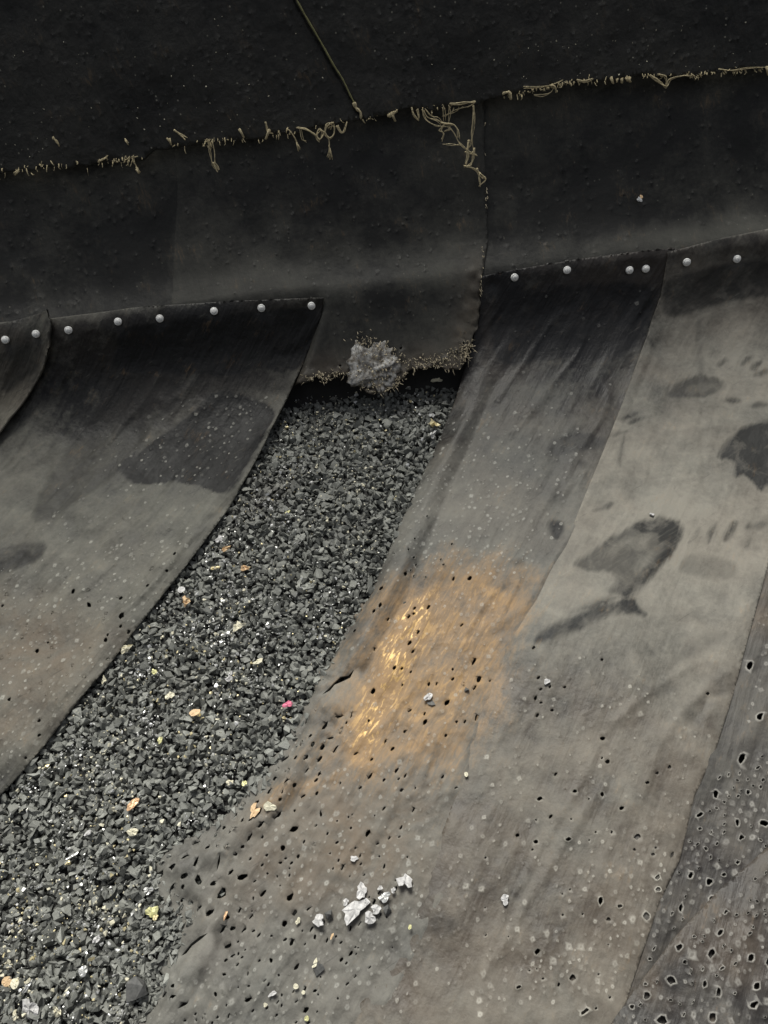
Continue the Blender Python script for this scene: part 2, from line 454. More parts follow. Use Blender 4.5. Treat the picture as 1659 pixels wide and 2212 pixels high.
def maxsdf(P, prof, polys, cut=()):
    d, amt = maxsdf0(P, prof, polys)
    for pl in cut: amt = amt * (1 - 0.35 * sstep(-0.009, 0.004, sdf(P, prof.path(chaikin(pl)))))
    return d, amt
def maxsdf0(P, prof, polys):
    d = np.full(len(P), -1.0); amt = np.zeros(len(P))
    for pl, a in polys:
        pl = np.asarray(pl, float)
        for _ in range(2):
            nx_ = np.roll(pl, -1, 0); pl = np.stack([pl * .75 + nx_ * .25, pl * .25 + nx_ * .75], 1).reshape(-1, 2)
        q = sdf(P, prof.path(list(pl))); amt = np.maximum(amt, a * sstep(-0.012, -0.001, q)); d = np.maximum(d, q)
    return d, amt
def ell(cx, cy, a, b, ang, n=12):
    th = np.linspace(0, 2 * np.pi, n, endpoint=False); ang = D2R(ang)
    return [(cx + a * math.cos(t) * math.cos(ang) - b * math.sin(t) * math.sin(ang),
             cy - a * math.cos(t) * math.sin(ang) - b * math.sin(t) * math.cos(ang)) for t in th]
def px_poly(prof, pts): return prof.path(pts)

# ------------------------------------------------------------------ the ground and the old backing behind the sheets
def strip(name, prof, s0, s1, x0, x1, off, mat, nx=60, ns=120, kind='structure', lumps=False):
    X, S = np.meshgrid(np.linspace(x0, x1, nx), np.linspace(s0, s1, ns))
    V = prof.at(X.ravel(), S.ravel(), off + (lump(X.ravel(), S.ravel()) if lumps else 0))
    i = np.arange(nx * ns).reshape(ns, nx)
    F = np.stack([i[1:, :-1], i[1:, 1:], i[:-1, 1:], i[:-1, :-1]], -1).reshape(-1, 4)
    return obj(name, mesh(name, V, F, True), mat, None, kind)
BEDOFF = -0.026
strip('ground', PB, 0.10, 2.5, -1.7, 1.7, BEDOFF, M_BED, lumps=True)
bk = strip('back_wall', Profile(WALL + [(0.03, 68), (2, 68)]), -1.4, 0.40, -1.7, 1.7, -0.06, M_BACKING, nx=8, ns=30)

# ------------------------------------------------------------------ outlines (photo positions laid onto the surfaces)
S2_right = [(700, 643), (694, 680), (672, 750), (640, 820), (600, 905), (548, 1010), (490, 1110), (430, 1195), (340, 1310), (230, 1450), (60, 1655), (-20, 1745)]
S3_left = [(1041, 597), (1036, 650), (1030, 700), (1008, 780), (985, 860), (950, 940), (905, 1030), (850, 1160), (800, 1270), (740, 1370), (690, 1450), (640, 1560), (560, 1690), (450, 1785), (385, 1820), (320, 1868)]
S3_torn = [(320, 1868), (345, 1905), (352, 1950), (392, 1978), (370, 2040), (330, 2100), (318, 2150), (290, 2212), (270, 2260)]
S4_left = [(1441, 545), (1425, 640), (1395, 730), (1345, 870), (1290, 1010), (1220, 1180), (1100, 1370), (1035, 1530), (985, 1700), (930, 1880), (878, 2025), (810, 2125), (730, 2230)]
S4_right = [(1700, 1040), (1656, 1228), (1590, 1480), (1545, 1620), (1500, 1720), (1468, 1860), (1420, 1960), (1370, 2110), (1330, 2240)]
S6_left = [(1760, 1735), (1659, 1829), (1560, 1915), (1450, 2030), (1380, 2125), (1318, 2212), (1270, 2280)]

S2R = PS.path(S2_right)
S2_outline = np.concatenate([PS.path([(60, 694), (120, 688), (300, 666), (480, 652), (700, 643)])[:-1], S2R, [[S2R[-1, 0] - 0.05, 2.2], [-1.35, 2.2], [-1.35, 0.2], [S2R[0, 0] - 0.72, -0.02]]])
S1R = PS.path([(109, 676), (117, 705), (112, 745), (97, 800), (60, 868), (0, 947), (-90, 1060)])
S1_outline = np.concatenate([PS.path([(-120, 722), (-20, 711)]), S1R, [[-1.4, S1R[-1, 1]], [-1.4, 0.0]]])
S3L = PS.path(S3_left)
S3T = ragged(ragged(PS.path(S3_torn), 0.008, 0.004, 3), 0.007, 0.0025, 4, 150)
S3L = np.concatenate([S3L[:9], ragged(S3L[8:], 0.0040, 0.003, 8, 120)[1:-1]])
top3 = PS.path([(1500, 520), (1440, 538), (1350, 548), (1240, 562), (1120, 582)])
S4Lp = PS.path(S4_left)
S3_right_under = (S4Lp + np.array([0.07, 0]))
S3_outline = np.concatenate([S3L, S3T, [[S3T[-1, 0] + 0.2, 2.0]], [[0.45, 2.0]], S3_right_under[::-1][1:], top3[1:]])
S4Rp = PS.path(S4_right)
S4_outline = np.concatenate([S4Lp, [[S4Lp[-1, 0] - .03, 2.0], [S4Rp[-1, 0], 2.0]], S4Rp[::-1], [[1.3, S4Rp[0, 1] - 0.06], [1.3, -0.05]], PS.path([(1659, 498), (1560, 517)])])
S5_outline = np.array([[S4Rp[0, 0] - 0.25, S4Rp[0, 1]], [1.5, 0.25], [1.5, 2.1], [S4Rp[-1, 0] - 0.12, 2.1], [S4Rp[-1, 0] - 0.1, S4Rp[-1, 1]], [S4Rp[4, 0] - 0.08, S4Rp[4, 1]]])
S6L = PS.path(S6_left)
S6_outline = np.concatenate([S6L, [[S6L[-1, 0], 2.1], [1.5, 2.1], [1.5, S6L[0, 1] - 0.05]]])

def H(px, py, w, l, ang, rm=0.0, jag=0.25, prof=PS):
    """a hole at photo position, w x l in photo pixels, its long side at ang degrees from the picture's x axis"""
    return (prof.path(blob_px(px, py, w, l, ang, jag)), rm)
def blob_px(px, py, w, l, ang, jag, n=9):
    th = np.linspace(0, 2 * np.pi, n, endpoint=False) + random.random(); ang = D2R(ang)
    rr = 1 + jag * rng.uniform(-1, 1, n)
    a = l / 2 * np.cos(th) * rr; b = w / 2 * np.sin(th) * rr
    return [(px + x * math.cos(ang) - y * math.sin(ang), py - x * math.sin(ang) - y * math.cos(ang)) for x, y in zip(a, b)]
def rand_holes(polypx, n, wr, lr, ang, rm=0.0, prof=PS, jag=0.3):
    q = random_in(np.array(polypx, float), n)
    return [H(x, y, rng.uniform(*wr), rng.uniform(*lr), ang + rng.normal(0, 14), rm if not callable(rm) else rm(), jag, prof) for x, y in q]
def rand_pocks(polypx, n, r=(0.0020, 0.0042), v=(0.35, 1.0), prof=PS):
    q = random_in(np.array(polypx, float), int(n * 1.5)); r = (r[0] * 0.8, r[1] * 0.85)
    return [(*prof.hit(x, y), r[0] * 0.75 + (r[1] - r[0] * 0.75) * rng.random() ** 1.8, v[0] * 0.5 + (v[1] - v[0] * 0.5) * rng.random() ** 1.3) for x, y in q]

rot_fall = None
def creases(P, seed, amp, ang, fu, fv):
    c, s = math.cos(ang), math.sin(ang)
    u = P[:, 0] * c + P[:, 1] * s; v = -P[:, 0] * s + P[:, 1] * c
    n = fbm(u * fu, v * fv, seed, 3)
    return amp * (1 - np.minimum(1, np.abs(n) * 2.2))

# ---- far left sheet
def rivet(parent, px, py, prof=PS, off=0.0075):
    X, s = prof.hit(px, py); c = prof.at(X, s, off); a = float(np.interp(s, prof.s, prof.a))
    a += random.uniform(-0.2, 0.12); b_ = random.uniform(-0.15, 0.15)
    n0_ = np.array([0, -math.sin(a), math.cos(a)]); t = np.array([0, -math.cos(a), -math.sin(a)]); e0_ = np.array([1.0, 0, 0])
    n = n0_ * math.cos(b_) + e0_ * math.sin(b_); e = e0_ * math.cos(b_) - n0_ * math.sin(b_)
    def lathe(name, prf, mat, par, N=20):
        V = []; F = []
        for r, z in [(r_ * 0.88, z_) for r_, z_ in prf]:
            for k in range(N):
                th = 2 * math.pi * k / N; V.append(c + e * r * math.cos(th) + t * r * math.sin(th) + n * z)
        for i in range(len(prf) - 1):
            for k in range(N): F.append((i * N + k, (i + 1) * N + k, (i + 1) * N + (k + 1) % N, i * N + (k + 1) % N))
        F.append(tuple(range((len(prf) - 1) * N, len(prf) * N)))
        return obj(name, mesh(name, V, F, True), mat, par)
    w = lathe('rivet', [(0.0094, -0.003), (0.0095, 0.0012), (0.0088, 0.0026), (0.0070, 0.0030), (0.0056, 0.0022)], M_RIVET, parent)
    lathe('rivet_head', [(0.0062, 0.0), (0.0064, 0.0036), (0.0056, 0.0050), (0.0030, 0.0054), (0.0008, 0.0055)], M_RIVET, w)
def dimples(P, pts, prof=PS):
    z = np.zeros(len(P))
    for p in pts:
        c = np.array(prof.hit(*p)); d = np.hypot(P[:, 0] - c[0], P[:, 1] - c[1]); z -= 0.0055 * np.exp(-(d / 0.016) ** 2)
    return z
RIV1 = [(15, 733), (81, 721)]
RIV2 = [(149, 713), (256, 695), (346, 688), (463, 672), (565, 665), (673, 660)]
RIV3 = [(1111, 599), (1224, 583), (1359, 583), (1394, 580)]
RIV4 = [(1480, 565), (1588, 558)]
def topbulge(P):           # the sheets ripple between the rivets
    return 0.003 * vnoise(P[:, 0] * 14, P[:, 1] * 0 + 2, 31) * np.exp(-(P[:, 1] / 0.05) ** 2)

def s1_attrs(P):
    return {'dust': 0.15 + 0.6 * sstep(0.05, 0.30, P[:, 1]) , 'dark': sdf(P, PS.path([(-40, 820), (20, 740), (100, 730), (90, 790), (20, 850)])), 'darkamt': 0.6}  # paler away from the rivets, with one darker patch below them
s1 = make_sheet('rubber_sheet', S1_outline, PS, M_S1, 0.006, 0.010, attrs=s1_attrs,
                disp=lambda P: dimples(P, RIV1) + topbulge(P) + creases(P, 3, 0.004, 0.6, 16, 4) * sstep(0, .1, P[:, 1]) + 0.010 * np.exp(-seg_dist(P, S1R) / 0.015))
tag(s1, 'narrow rubber sheet at the far left, curved right edge and two rivets in view', 'rubber sheet')
for p in RIV1: rivet(s1, *p, off=0.009)

# ---- second sheet
def s2_attrs(P):
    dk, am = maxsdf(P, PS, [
        ([(255, 712), (300, 700), (480, 678), (696, 655), (676, 745), (640, 810), (560, 785), (500, 810), (400, 800), (235, 800)], 1.15),  # shade of the steep drop under the rivets, painted as a mask
        ([(280, 998), (350, 948), (430, 888), (470, 850), (530, 853), (595, 883), (590, 913), (545, 1000), (500, 1073), (470, 1075), (430, 1058), (380, 1048), (300, 1053), (255, 1033)], 1.35),
        ([(80, 1062), (128, 1060), (122, 1120), (85, 1118)], 0.5), ([(-40, 1195), (70, 1172), (112, 1180), (80, 1225), (-40, 1255)], 0.7),
        ([(255, 720), (240, 800), (205, 900), (120, 1010), (60, 1130), (110, 1135), (190, 1080), (300, 1000), (340, 900), (440, 880), (520, 840), (620, 860), (640, 800), (500, 740)], 0.42)])
    br = 0.75 * sstep(-0.05, 0.10, sdf(P, PS.path([(-40, 1270), (110, 1290), (290, 1370), (210, 1480), (90, 1600), (-60, 1640)])))
    return {'dust': 0.04 + 0.50 * sstep(0.10, 0.34, P[:, 1]) + 0.35 * sstep(0.012, -0.01, P[:, 1]), 'dark': dk, 'darkamt': am, 'brown': br}  # top fades dark as painted shade; riveted strip gets painted light
E2 = S2R
def s2_disp(P):
    d = seg_dist(P, E2); g = sstep(0.25, 0.5, P[:, 1])
    return dimples(P, RIV2) + topbulge(P) + creases(P, 13, 0.0035, 0.75, 14, 3.5) * sstep(0.02, .12, P[:, 1]) - 0.006 * np.exp(-d / 0.012) * g + 0.006 * np.exp(-(d - 0.035) ** 2 / 0.0004) * g
holes2 = [H(*a) for a in [(384 * 1.0, 1207, 5, 8, 45), (333, 1237, 5, 9, 45), (165, 1286, 7, 11, 50), (198, 1313, 9, 11, 120), (265, 1298, 5, 9, 45), (219, 1306, 4, 7, 45), (271, 1341, 8, 13, 50), (282, 1347, 5, 7, 40), (326, 1276, 5, 8, 45), (283, 1372, 5, 9, 60), (236, 1391, 7, 9, 80), (240, 1380, 4, 7, 60), (17, 1287, 5, 8, 45), (82, 1408, 7, 9, 45), (24, 1514, 6, 8, 60), (29, 1522, 4, 6, 60), (90, 1592, 5, 8, 45), (188, 1468, 4, 8, 45), (92, 1563, 4, 7, 45), (8, 1311, 5, 7, 45), (268, 1362, 4, 7, 45), (60, 1640, 4, 7, 45)]]
holes2 += rand_holes([(0, 1270), (380, 1220), (300, 1360), (60, 1620), (0, 1660)], 26, (2.5, 4.5), (4, 8), 50)
pk2 = rand_pocks([(0, 1230), (340, 1170), (420, 1190), (230, 1440), (50, 1650), (0, 1700)], 330) + \
      rand_pocks([(180, 960), (430, 850), (590, 860), (470, 1100), (380, 1230), (200, 1180), (60, 1190)], 120, v=(0.3, 0.95)) + rand_pocks([(280, 1000), (440, 880), (590, 890), (470, 1060)], 34, v=(0.6, 1.0))
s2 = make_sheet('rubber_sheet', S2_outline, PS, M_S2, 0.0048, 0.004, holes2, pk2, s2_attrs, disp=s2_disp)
tag(s2, 'dark rubber sheet held by six rivets, its straight edge left of the crumb', 'rubber sheet')
for p in RIV2: rivet(s2, *p, off=0.0035)

# ---- third sheet, with the copper coloured patch and torn foot
COP = [(812, 1330), (880, 1262), (960, 1225), (1060, 1235), (1125, 1262), (1130, 1310), (1090, 1420), (1060, 1500), (1000, 1590), (930, 1640), (840, 1650), (740, 1660), (700, 1640), (735, 1540), (770, 1430)]
def s3_attrs(P):
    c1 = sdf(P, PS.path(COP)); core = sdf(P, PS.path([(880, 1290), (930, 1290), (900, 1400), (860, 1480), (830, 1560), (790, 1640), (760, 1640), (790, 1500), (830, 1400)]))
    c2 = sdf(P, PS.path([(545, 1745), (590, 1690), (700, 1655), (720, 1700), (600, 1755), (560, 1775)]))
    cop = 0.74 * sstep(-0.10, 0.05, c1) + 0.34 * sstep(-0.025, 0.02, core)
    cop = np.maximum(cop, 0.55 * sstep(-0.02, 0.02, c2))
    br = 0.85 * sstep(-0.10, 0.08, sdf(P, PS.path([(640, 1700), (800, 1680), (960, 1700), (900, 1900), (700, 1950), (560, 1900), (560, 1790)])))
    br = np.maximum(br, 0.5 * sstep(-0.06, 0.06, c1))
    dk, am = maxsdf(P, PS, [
        ([(1050, 625), (1430, 598), (1400, 690), (1370, 760), (1300, 790), (1210, 770), (1100, 800), (1060, 770)], 0.85),  # painted shade where the sheet drops from its rivets
        ([(1172, 970), (1230, 940), (1310, 945), (1305, 975), (1230, 990), (1190, 998)], 0.6),
        ([(1180, 1130), (1212, 1128), (1220, 1150), (1212, 1172), (1190, 1170)], 0.8), ([(1240, 1005), (1262, 1000), (1268, 1018), (1250, 1022)], 0.6),
        ([(1100, 1215), (1130, 1208), (1132, 1225), (1105, 1228)], 0.5), ([(920, 1225), (955, 1218), (950, 1232)], 0.6)])
    dust = 0.0 + 0.54 * sstep(0.10, 0.62, P[:, 1]) + 0.35 * sstep(0.012, -0.01, P[:, 1]) + 0.12 * sstep(0.7, 1.1, P[:, 1])  # painted shade fades out downslope; upturned rivet strip painted lit
    return {'dust': dust, 'dark': dk, 'darkamt': am, 'copper': cop, 'brown': br}
E3 = np.concatenate([PS.path(S3_left), PS.path(S3_torn)[1:]])
def s3_disp(P):
    d = seg_dist(P, E3); g = sstep(0.12, 0.4, P[:, 1])
    z = dimples(P, RIV3 + [(1062, 612)]) + topbulge(P) + creases(P, 23, 0.0035, 0.70, 15, 3.2) * sstep(0.03, .15, P[:, 1])
    tf = sstep(0.86, 1.0, P[:, 1])
    z += -(0.020 - 0.016 * tf) * np.exp(-(d / 0.014) ** 1.3) * g + 0.009 * np.exp(-((d - 0.04) / 0.018) ** 2) * g - 0.004 * np.exp(-((d - 0.072) / 0.010) ** 2) * g
    low = sstep(0.95, 1.2, P[:, 1]) * np.exp(-d / 0.08)
    z += low * 0.003 * fbm(P[:, 0] * 45, P[:, 1] * 45, 77, 2) - 0.010 * tf * np.exp(-(d / 0.045) ** 2)
    z += 0.0016 * fbm(P[:, 0] * 60, P[:, 1] * 60, 78, 2) * sstep(0.75, 1.0, P[:, 1])
    return z
def slit(pts, w):
    pts = np.array(pts, float); d = np.gradient(pts, axis=0); n = np.stack([-d[:, 1], d[:, 0]], 1); n /= np.linalg.norm(n, axis=1)[:, None]
    ww = np.array([w * (0.15 if i in (0, len(pts) - 1) else rng.uniform(0.6, 1.3)) for i in range(len(pts))])[:, None] / 2
    return (PS.path(list(np.concatenate([pts + n * ww, (pts - n * ww)[::-1]]))), 0.15)
holes3 = [slit([(695, 1502), (712, 1492), (722, 1480), (738, 1468), (755, 1462), (764, 1448)], 9), slit([(450, 2016), (432, 2026), (412, 2040), (398, 2056), (386, 2064)], 6),
          slit([(384, 2072), (378, 2090), (370, 2106), (360, 2118), (348, 2122)], 7), slit([(440, 1812), (462, 1808), (488, 1796), (500, 1786)], 10),
          slit([(385, 2178), (398, 2168), (404, 2166)], 6), slit([(478, 1845), (474, 1862), (468, 1880)], 5)]
holes3 += [H(*a) for a in [(823, 1270, 8, 9, 30), (876, 1243, 6, 10, 60), (876, 1251, 5, 6, 60), (822, 1310, 6, 9, 60), (808, 1322, 6, 10, 60), (1014, 1253, 7, 10, 50), (926, 1310, 5, 11, 55), (885, 1388, 6, 12, 50), (852, 1443, 6, 9, 60), (770, 1332, 6, 10, 55), (765, 1360, 5, 7, 50),
    (710, 1498, 4, 8, 45), (745, 1523, 7, 9, 50), (806, 1492, 8, 14, 60), (1024, 1427, 6, 15, 62), (1034, 1466, 8, 16, 60), (966, 1515, 8, 14, 55), (981, 1524, 7, 14, 60), (918, 1559, 7, 12, 65), (1030, 1548, 7, 14, 65), (1108, 1478, 5, 9, 45), (848, 1616, 6, 11, 60), (677, 1610, 6, 12, 50), (697, 1614, 7, 13, 50), (640, 1640, 5, 9, 50),
    (478, 1930, 14, 26, 62), (627, 1938, 10, 20, 50), (511, 1845, 13, 28, 55), (636, 1793, 11, 18, 30), (795, 1800, 7, 20, 62), (800, 1677, 5, 16, 55), (638, 1699, 6, 11, 55), (612, 1832, 9, 12, 70), (645, 1851, 6, 10, 60), (606, 1864, 5, 8, 20), (637, 1972, 8, 14, 55), (615, 1996, 9, 14, 70), (631, 2036, 8, 18, 70), (490, 2043, 7, 20, 20), (568, 1930, 6, 18, 50), (536, 2160, 6, 16, 25), (466, 2148, 7, 10, 100), (659, 2182, 8, 14, 50), (525, 1895, 12, 20, 20), (400, 1893, 10, 18, 25), (430, 1901, 12, 20, 100),
    (588, 1748, 6, 9, 50), (608, 1731, 5, 9, 40), (637, 1752, 4, 6, 60), (655, 1721, 5, 12, 20), (685, 1715, 5, 8, 60), (585, 2074, 6, 9, 100), (430, 2094, 7, 9, 60), (560, 2075, 4, 7, 50), (487, 2074, 5, 8, 45), (757, 2060, 5, 12, 55), (737, 2073, 5, 10, 60), (640, 2089, 6, 16, 60), (484, 2105, 5, 7, 0), (537, 2130, 4, 6, 0)]]
holes3 += rand_holes([(645, 1560), (705, 1460), (775, 1435), (790, 1500), (700, 1665), (620, 1770), (500, 1860), (350, 1872), (450, 1792), (560, 1702)], 230, (2.5, 5.5), (8, 22), 46, 0.15, jag=.4)
holes3 += rand_holes([(330, 1890), (420, 1820), (540, 1820), (560, 1950), (480, 2100), (340, 2170), (400, 1990)], 120, (3.5, 9), (9, 28), 38, 0.12, jag=0.5)
holes3 += [H(*a) for a in [(490, 1832, 22, 46, 40, .1, .55), (372, 1992, 18, 34, 30, .1, .55), (425, 1868, 12, 26, 20, .1, .5), (455, 1880, 10, 22, 10, .1, .5), (400, 2010, 14, 22, 60, .1, .5), (350, 2075, 12, 26, 50, .1, .5)]]
holes3 += rand_holes([(560, 1780), (700, 1650), (960, 1640), (1000, 1700), (820, 2010), (700, 2212), (400, 2212), (480, 2000)], 80, (2.5, 5), (5, 14), 55, 0.2)
holes3 += rand_holes([(560, 1820), (900, 1700), (860, 2050), (640, 2212), (380, 2212)], 90, (2.2, 4), (3.5, 9), 55, 0.2)
holes3 += rand_holes([(740, 1380), (830, 1300), (1000, 1230), (1100, 1450), (960, 1640), (700, 1650)], 34, (3, 4.5), (5, 10), 55)
holes3 += rand_holes([(860, 1130), (1000, 1100), (960, 1250), (820, 1280)], 14, (3, 4), (4, 7), 55, 0.4)
pk3 = rand_pocks([(860, 1060), (1000, 960), (1160, 1000), (1140, 1240), (820, 1270)], 150, r=(.002, .0036), v=(.5, .9)) + rand_pocks([(960, 900), (1180, 880), (1290, 960), (1200, 1180), (1120, 1260), (960, 1240), (860, 1230), (900, 1050)], 230, v=(0.3, 0.9)) + \
      rand_pocks([(700, 1450), (850, 1300), (1100, 1260), (1080, 1420), (950, 1650), (560, 1760)], 240, v=(0.2, 0.7)) + \
      rand_pocks([(480, 1830), (620, 1700), (980, 1660), (900, 2010), (720, 2212), (330, 2212), (400, 2000)], 620, r=(0.0022, 0.0048), v=(0.3, 0.85)) + \
      rand_pocks([(1060, 640), (1420, 620), (1300, 980), (1000, 900)], 22, v=(0.3, 0.6))
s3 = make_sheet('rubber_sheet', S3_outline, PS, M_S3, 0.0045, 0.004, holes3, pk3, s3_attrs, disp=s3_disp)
tag(s3, 'middle rubber sheet with a copper coloured smear, its torn foot in the crumb', 'rubber sheet')
for p in RIV3: rivet(s3, *p, off=0.0035)

# ---- fourth sheet, pale, right
def s4_attrs(P):
    dk, am = maxsdf(P, PS, [
        ([(1232, 1226), (1275, 1196), (1325, 1160), (1375, 1135), (1430, 1122), (1472, 1132), (1474, 1168), (1440, 1215), (1398, 1262), (1350, 1305), (1300, 1285), (1330, 1262), (1310, 1240), (1265, 1240)], 0.60), ([(1300, 1178), (1375, 1135), (1430, 1122), (1472, 1132), (1474, 1168), (1440, 1215), (1398, 1262), (1350, 1305), (1335, 1300), (1365, 1268), (1398, 1225), (1425, 1180), (1420, 1156), (1390, 1152), (1340, 1178), (1305, 1190)], 0.82),
        ([(1138, 1394), (1185, 1352), (1270, 1322), (1330, 1300), (1365, 1296), (1376, 1312), (1402, 1338), (1350, 1330), (1305, 1342), (1240, 1376), (1180, 1396)], 0.85), ([(1215, 1330), (1290, 1300), (1345, 1288), (1340, 1302), (1285, 1318), (1225, 1338)], 0.45),
        ([(1430, 868), (1460, 833), (1505, 811), (1550, 818), (1568, 838), (1545, 858), (1500, 868)], 0.62),
        ([(1540, 1000), (1570, 950), (1625, 915), (1760, 900), (1780, 1070), (1650, 1050), (1640, 1075), (1610, 1030), (1580, 1045), (1585, 1000)], 0.9),
        (ell(1560, 786, 17, 6, 25), 0.6), (ell(1610, 782, 18, 7, 40), 0.7), (ell(1634, 792, 20, 7, 40), 0.7), (ell(1640, 812, 16, 7, 25), 0.6),
        (ell(1355, 905, 22, 7, 20), 0.85), (ell(1372, 915, 20, 6, 20), 0.8), (ell(1582, 870, 15, 7, 5), 0.7), (ell(1633, 882, 20, 6, 5), 0.55),
        (ell(1535, 1158, 26, 7, 68), 0.75), (ell(1575, 1152, 25, 7, 62), 0.75), (ell(1494, 1166, 24, 6, 60), 0.6), (ell(1612, 1178, 14, 6, 60), 0.6), (ell(1632, 1142, 28, 9, 10), 0.55),
        (ell(1300, 1105, 24, 5, 20), 0.7), (ell(1340, 985, 36, 4, 80), 0.7), (ell(1330, 945, 26, 4, 15), 0.6), (ell(1405, 742, 14, 4, 120), 0.9),
        ([(1462, 1240), (1480, 1205), (1520, 1200), (1590, 1215), (1592, 1250), (1540, 1258), (1490, 1246)], 0.30),
        ([(1445, 590), (1700, 545), (1700, 640), (1560, 650), (1430, 700), (1425, 640)], 0.7),  # shade of the steep top, put into the colour
        ([(1440, 1420), (1560, 1350), (1580, 1380), (1460, 1440)], 0.25), ([(880, 2010), (930, 1960), (1000, 1990), (970, 2032), (920, 2020)], 0.4), ([(1500, 700), (1516, 700), (1516, 790), (1520, 850), (1508, 850)], 0.35)],
        cut=[[(1470, 855), (1490, 836), (1530, 832), (1540, 845), (1510, 852)], [(1365, 1190), (1395, 1160), (1405, 1164), (1380, 1200)], [(1385, 1220), (1425, 1180), (1432, 1186), (1395, 1232)], [(1310, 1190), (1350, 1168), (1360, 1173), (1325, 1200)], [(1250, 1352), (1330, 1326), (1332, 1331), (1255, 1358)], [(1205, 1385), (1225, 1372), (1222, 1362), (1200, 1374)]])
    dust = 0.22 + 0.52 * sstep(0.06, 0.28, P[:, 1]) + 0.35 * sstep(0.012, -0.01, P[:, 1]) - 0.34 * sstep(0.75, 1.10, P[:, 1])  # painted shade under the rivets, painted light on the strip above
    br = 0.30 * sstep(0.8, 1.2, P[:, 1])
    dust = dust - 0.16 * np.exp(-seg_dist(P, S4Lp) / 0.05) * sstep(0.55, 0.85, P[:, 1])
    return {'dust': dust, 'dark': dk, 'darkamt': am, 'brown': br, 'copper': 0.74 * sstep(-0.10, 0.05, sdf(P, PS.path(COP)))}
def s4_disp(P):
    z = dimples(P, RIV4) + topbulge(P) + creases(P, 33, 0.0014, 0.75, 12, 3.0) * sstep(0.03, .15, P[:, 1])
    d = seg_dist(P, S4Lp); z += -np.exp(-d / 0.02) * (0.0016 + 0.0056 * sstep(0.55, 0.85, P[:, 1])) - 0.0045 * np.exp(-seg_dist(P, S4Rp) / 0.02) * sstep(0.5, 0.7, P[:, 1])
    for line, a in (([(1655, 1420), (1540, 1470), (1455, 1560), (1440, 1590)], .004), ([(1490, 1440), (1400, 1500), (1330, 1560)], .004), ([(1480, 1580), (1530, 1510), (1620, 1470)], -.004),
                    ([(1385, 1045), (1400, 990), (1432, 938), (1600, 926)], .003), ([(1385, 1047), (1450, 1046), (1520, 1035)], .003), ([(1510, 700), (1512, 880), (1520, 1060)], -.003), ([(1300, 1700), (1200, 1850), (1050, 2100)], .003), ([(1420, 740), (1360, 900), (1300, 1010)], -.003)):
        z += 0.55 * a * np.exp(-(seg_dist(P, PS.path(line)) / 0.007) ** 2)
    return z
holes4 = [H(*a) for a in [(1152, 1404, 5, 8, 45), (1162, 1468, 5, 8, 45), (1187, 1487, 5, 7, 45), (1219, 1488, 5, 6, 0), (1167, 1492, 4, 7, 30), (1156, 1510, 6, 9, 60), (1168, 1520, 4, 6, 0), (1192, 1536, 5, 7, 0), (1160, 1547, 5, 8, 50), (1298, 1431, 5, 6, 0), (1300, 1598, 7, 10, 10), (1311, 1648, 8, 10, 10), (1527, 1501, 6, 7, 0), (1561, 1574, 10, 15, 55, 0.4), (1241, 1711, 7, 9, 0, 0.3), (1166, 1725, 8, 10, 20, 0.3), (1299, 1718, 8, 8, 0, 0.3), (1189, 1765, 5, 9, 40), (1341, 1748, 8, 10, 30, 0.2), (1118, 1804, 7, 9, 30), (1158, 1818, 7, 9, 20, 0.3), (1375, 1809, 11, 14, 20, 0.2), (1396, 1694, 6, 9, 20), (1417, 1673, 5, 7, 20), (1200, 1673, 5, 8, 40), (1409, 1847, 5, 7, 10, 0.3), (1452, 1846, 5, 13, 65), (1369, 1837, 5, 6, 0), (1226, 1815, 8, 13, 10, 0.35),
    (1296, 1947, 10, 17, 85, 0.55), (1337, 1959, 8, 10, 0, 0.4), (1313, 1987, 7, 9, 0, 0.2), (1395, 1980, 14, 16, 100, 0.5), (1408, 2018, 9, 12, 50, 0.8), (1429, 2005, 9, 14, 60, 0.8), (1419, 1896, 10, 13, 60, 0.8), (1420, 1922, 9, 12, 0, 0.8), (1236, 2113, 11, 14, 60, 0.3), (1160, 2056, 9, 13, 60, 0.3), (1120, 2133, 7, 10, 30, 0.4), (1206, 2127, 5, 8, 60), (1262, 2186, 10, 20, 40, 0.7), (1443, 1660, 6, 8, 50)]]
holes4 += rand_holes([(1080, 1600), (1400, 1600), (1500, 1700), (1340, 2180), (900, 2212), (1000, 1800)], 24, (2.5, 4.5), (3, 6), 50, 0.3)
pk4 = rand_pocks([(1090, 1450), (1300, 1400), (1560, 1560), (1480, 1760), (1350, 2140), (800, 2212), (960, 1900), (1050, 1600)], 230, r=(0.0018, 0.0042), v=(0.1, 0.65)) + \
      rand_pocks([(1300, 1860), (1480, 1800), (1350, 2140), (1000, 2200)], 110, r=(0.0025, 0.005), v=(0.4, 0.9))
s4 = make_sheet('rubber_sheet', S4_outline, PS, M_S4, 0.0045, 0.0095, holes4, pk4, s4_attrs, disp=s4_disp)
tag(s4, 'pale dusty rubber sheet on the right with a dark shoe-shaped scuff and finger smears', 'rubber sheet')
for p in RIV4: rivet(s4, *p, off=0.009)

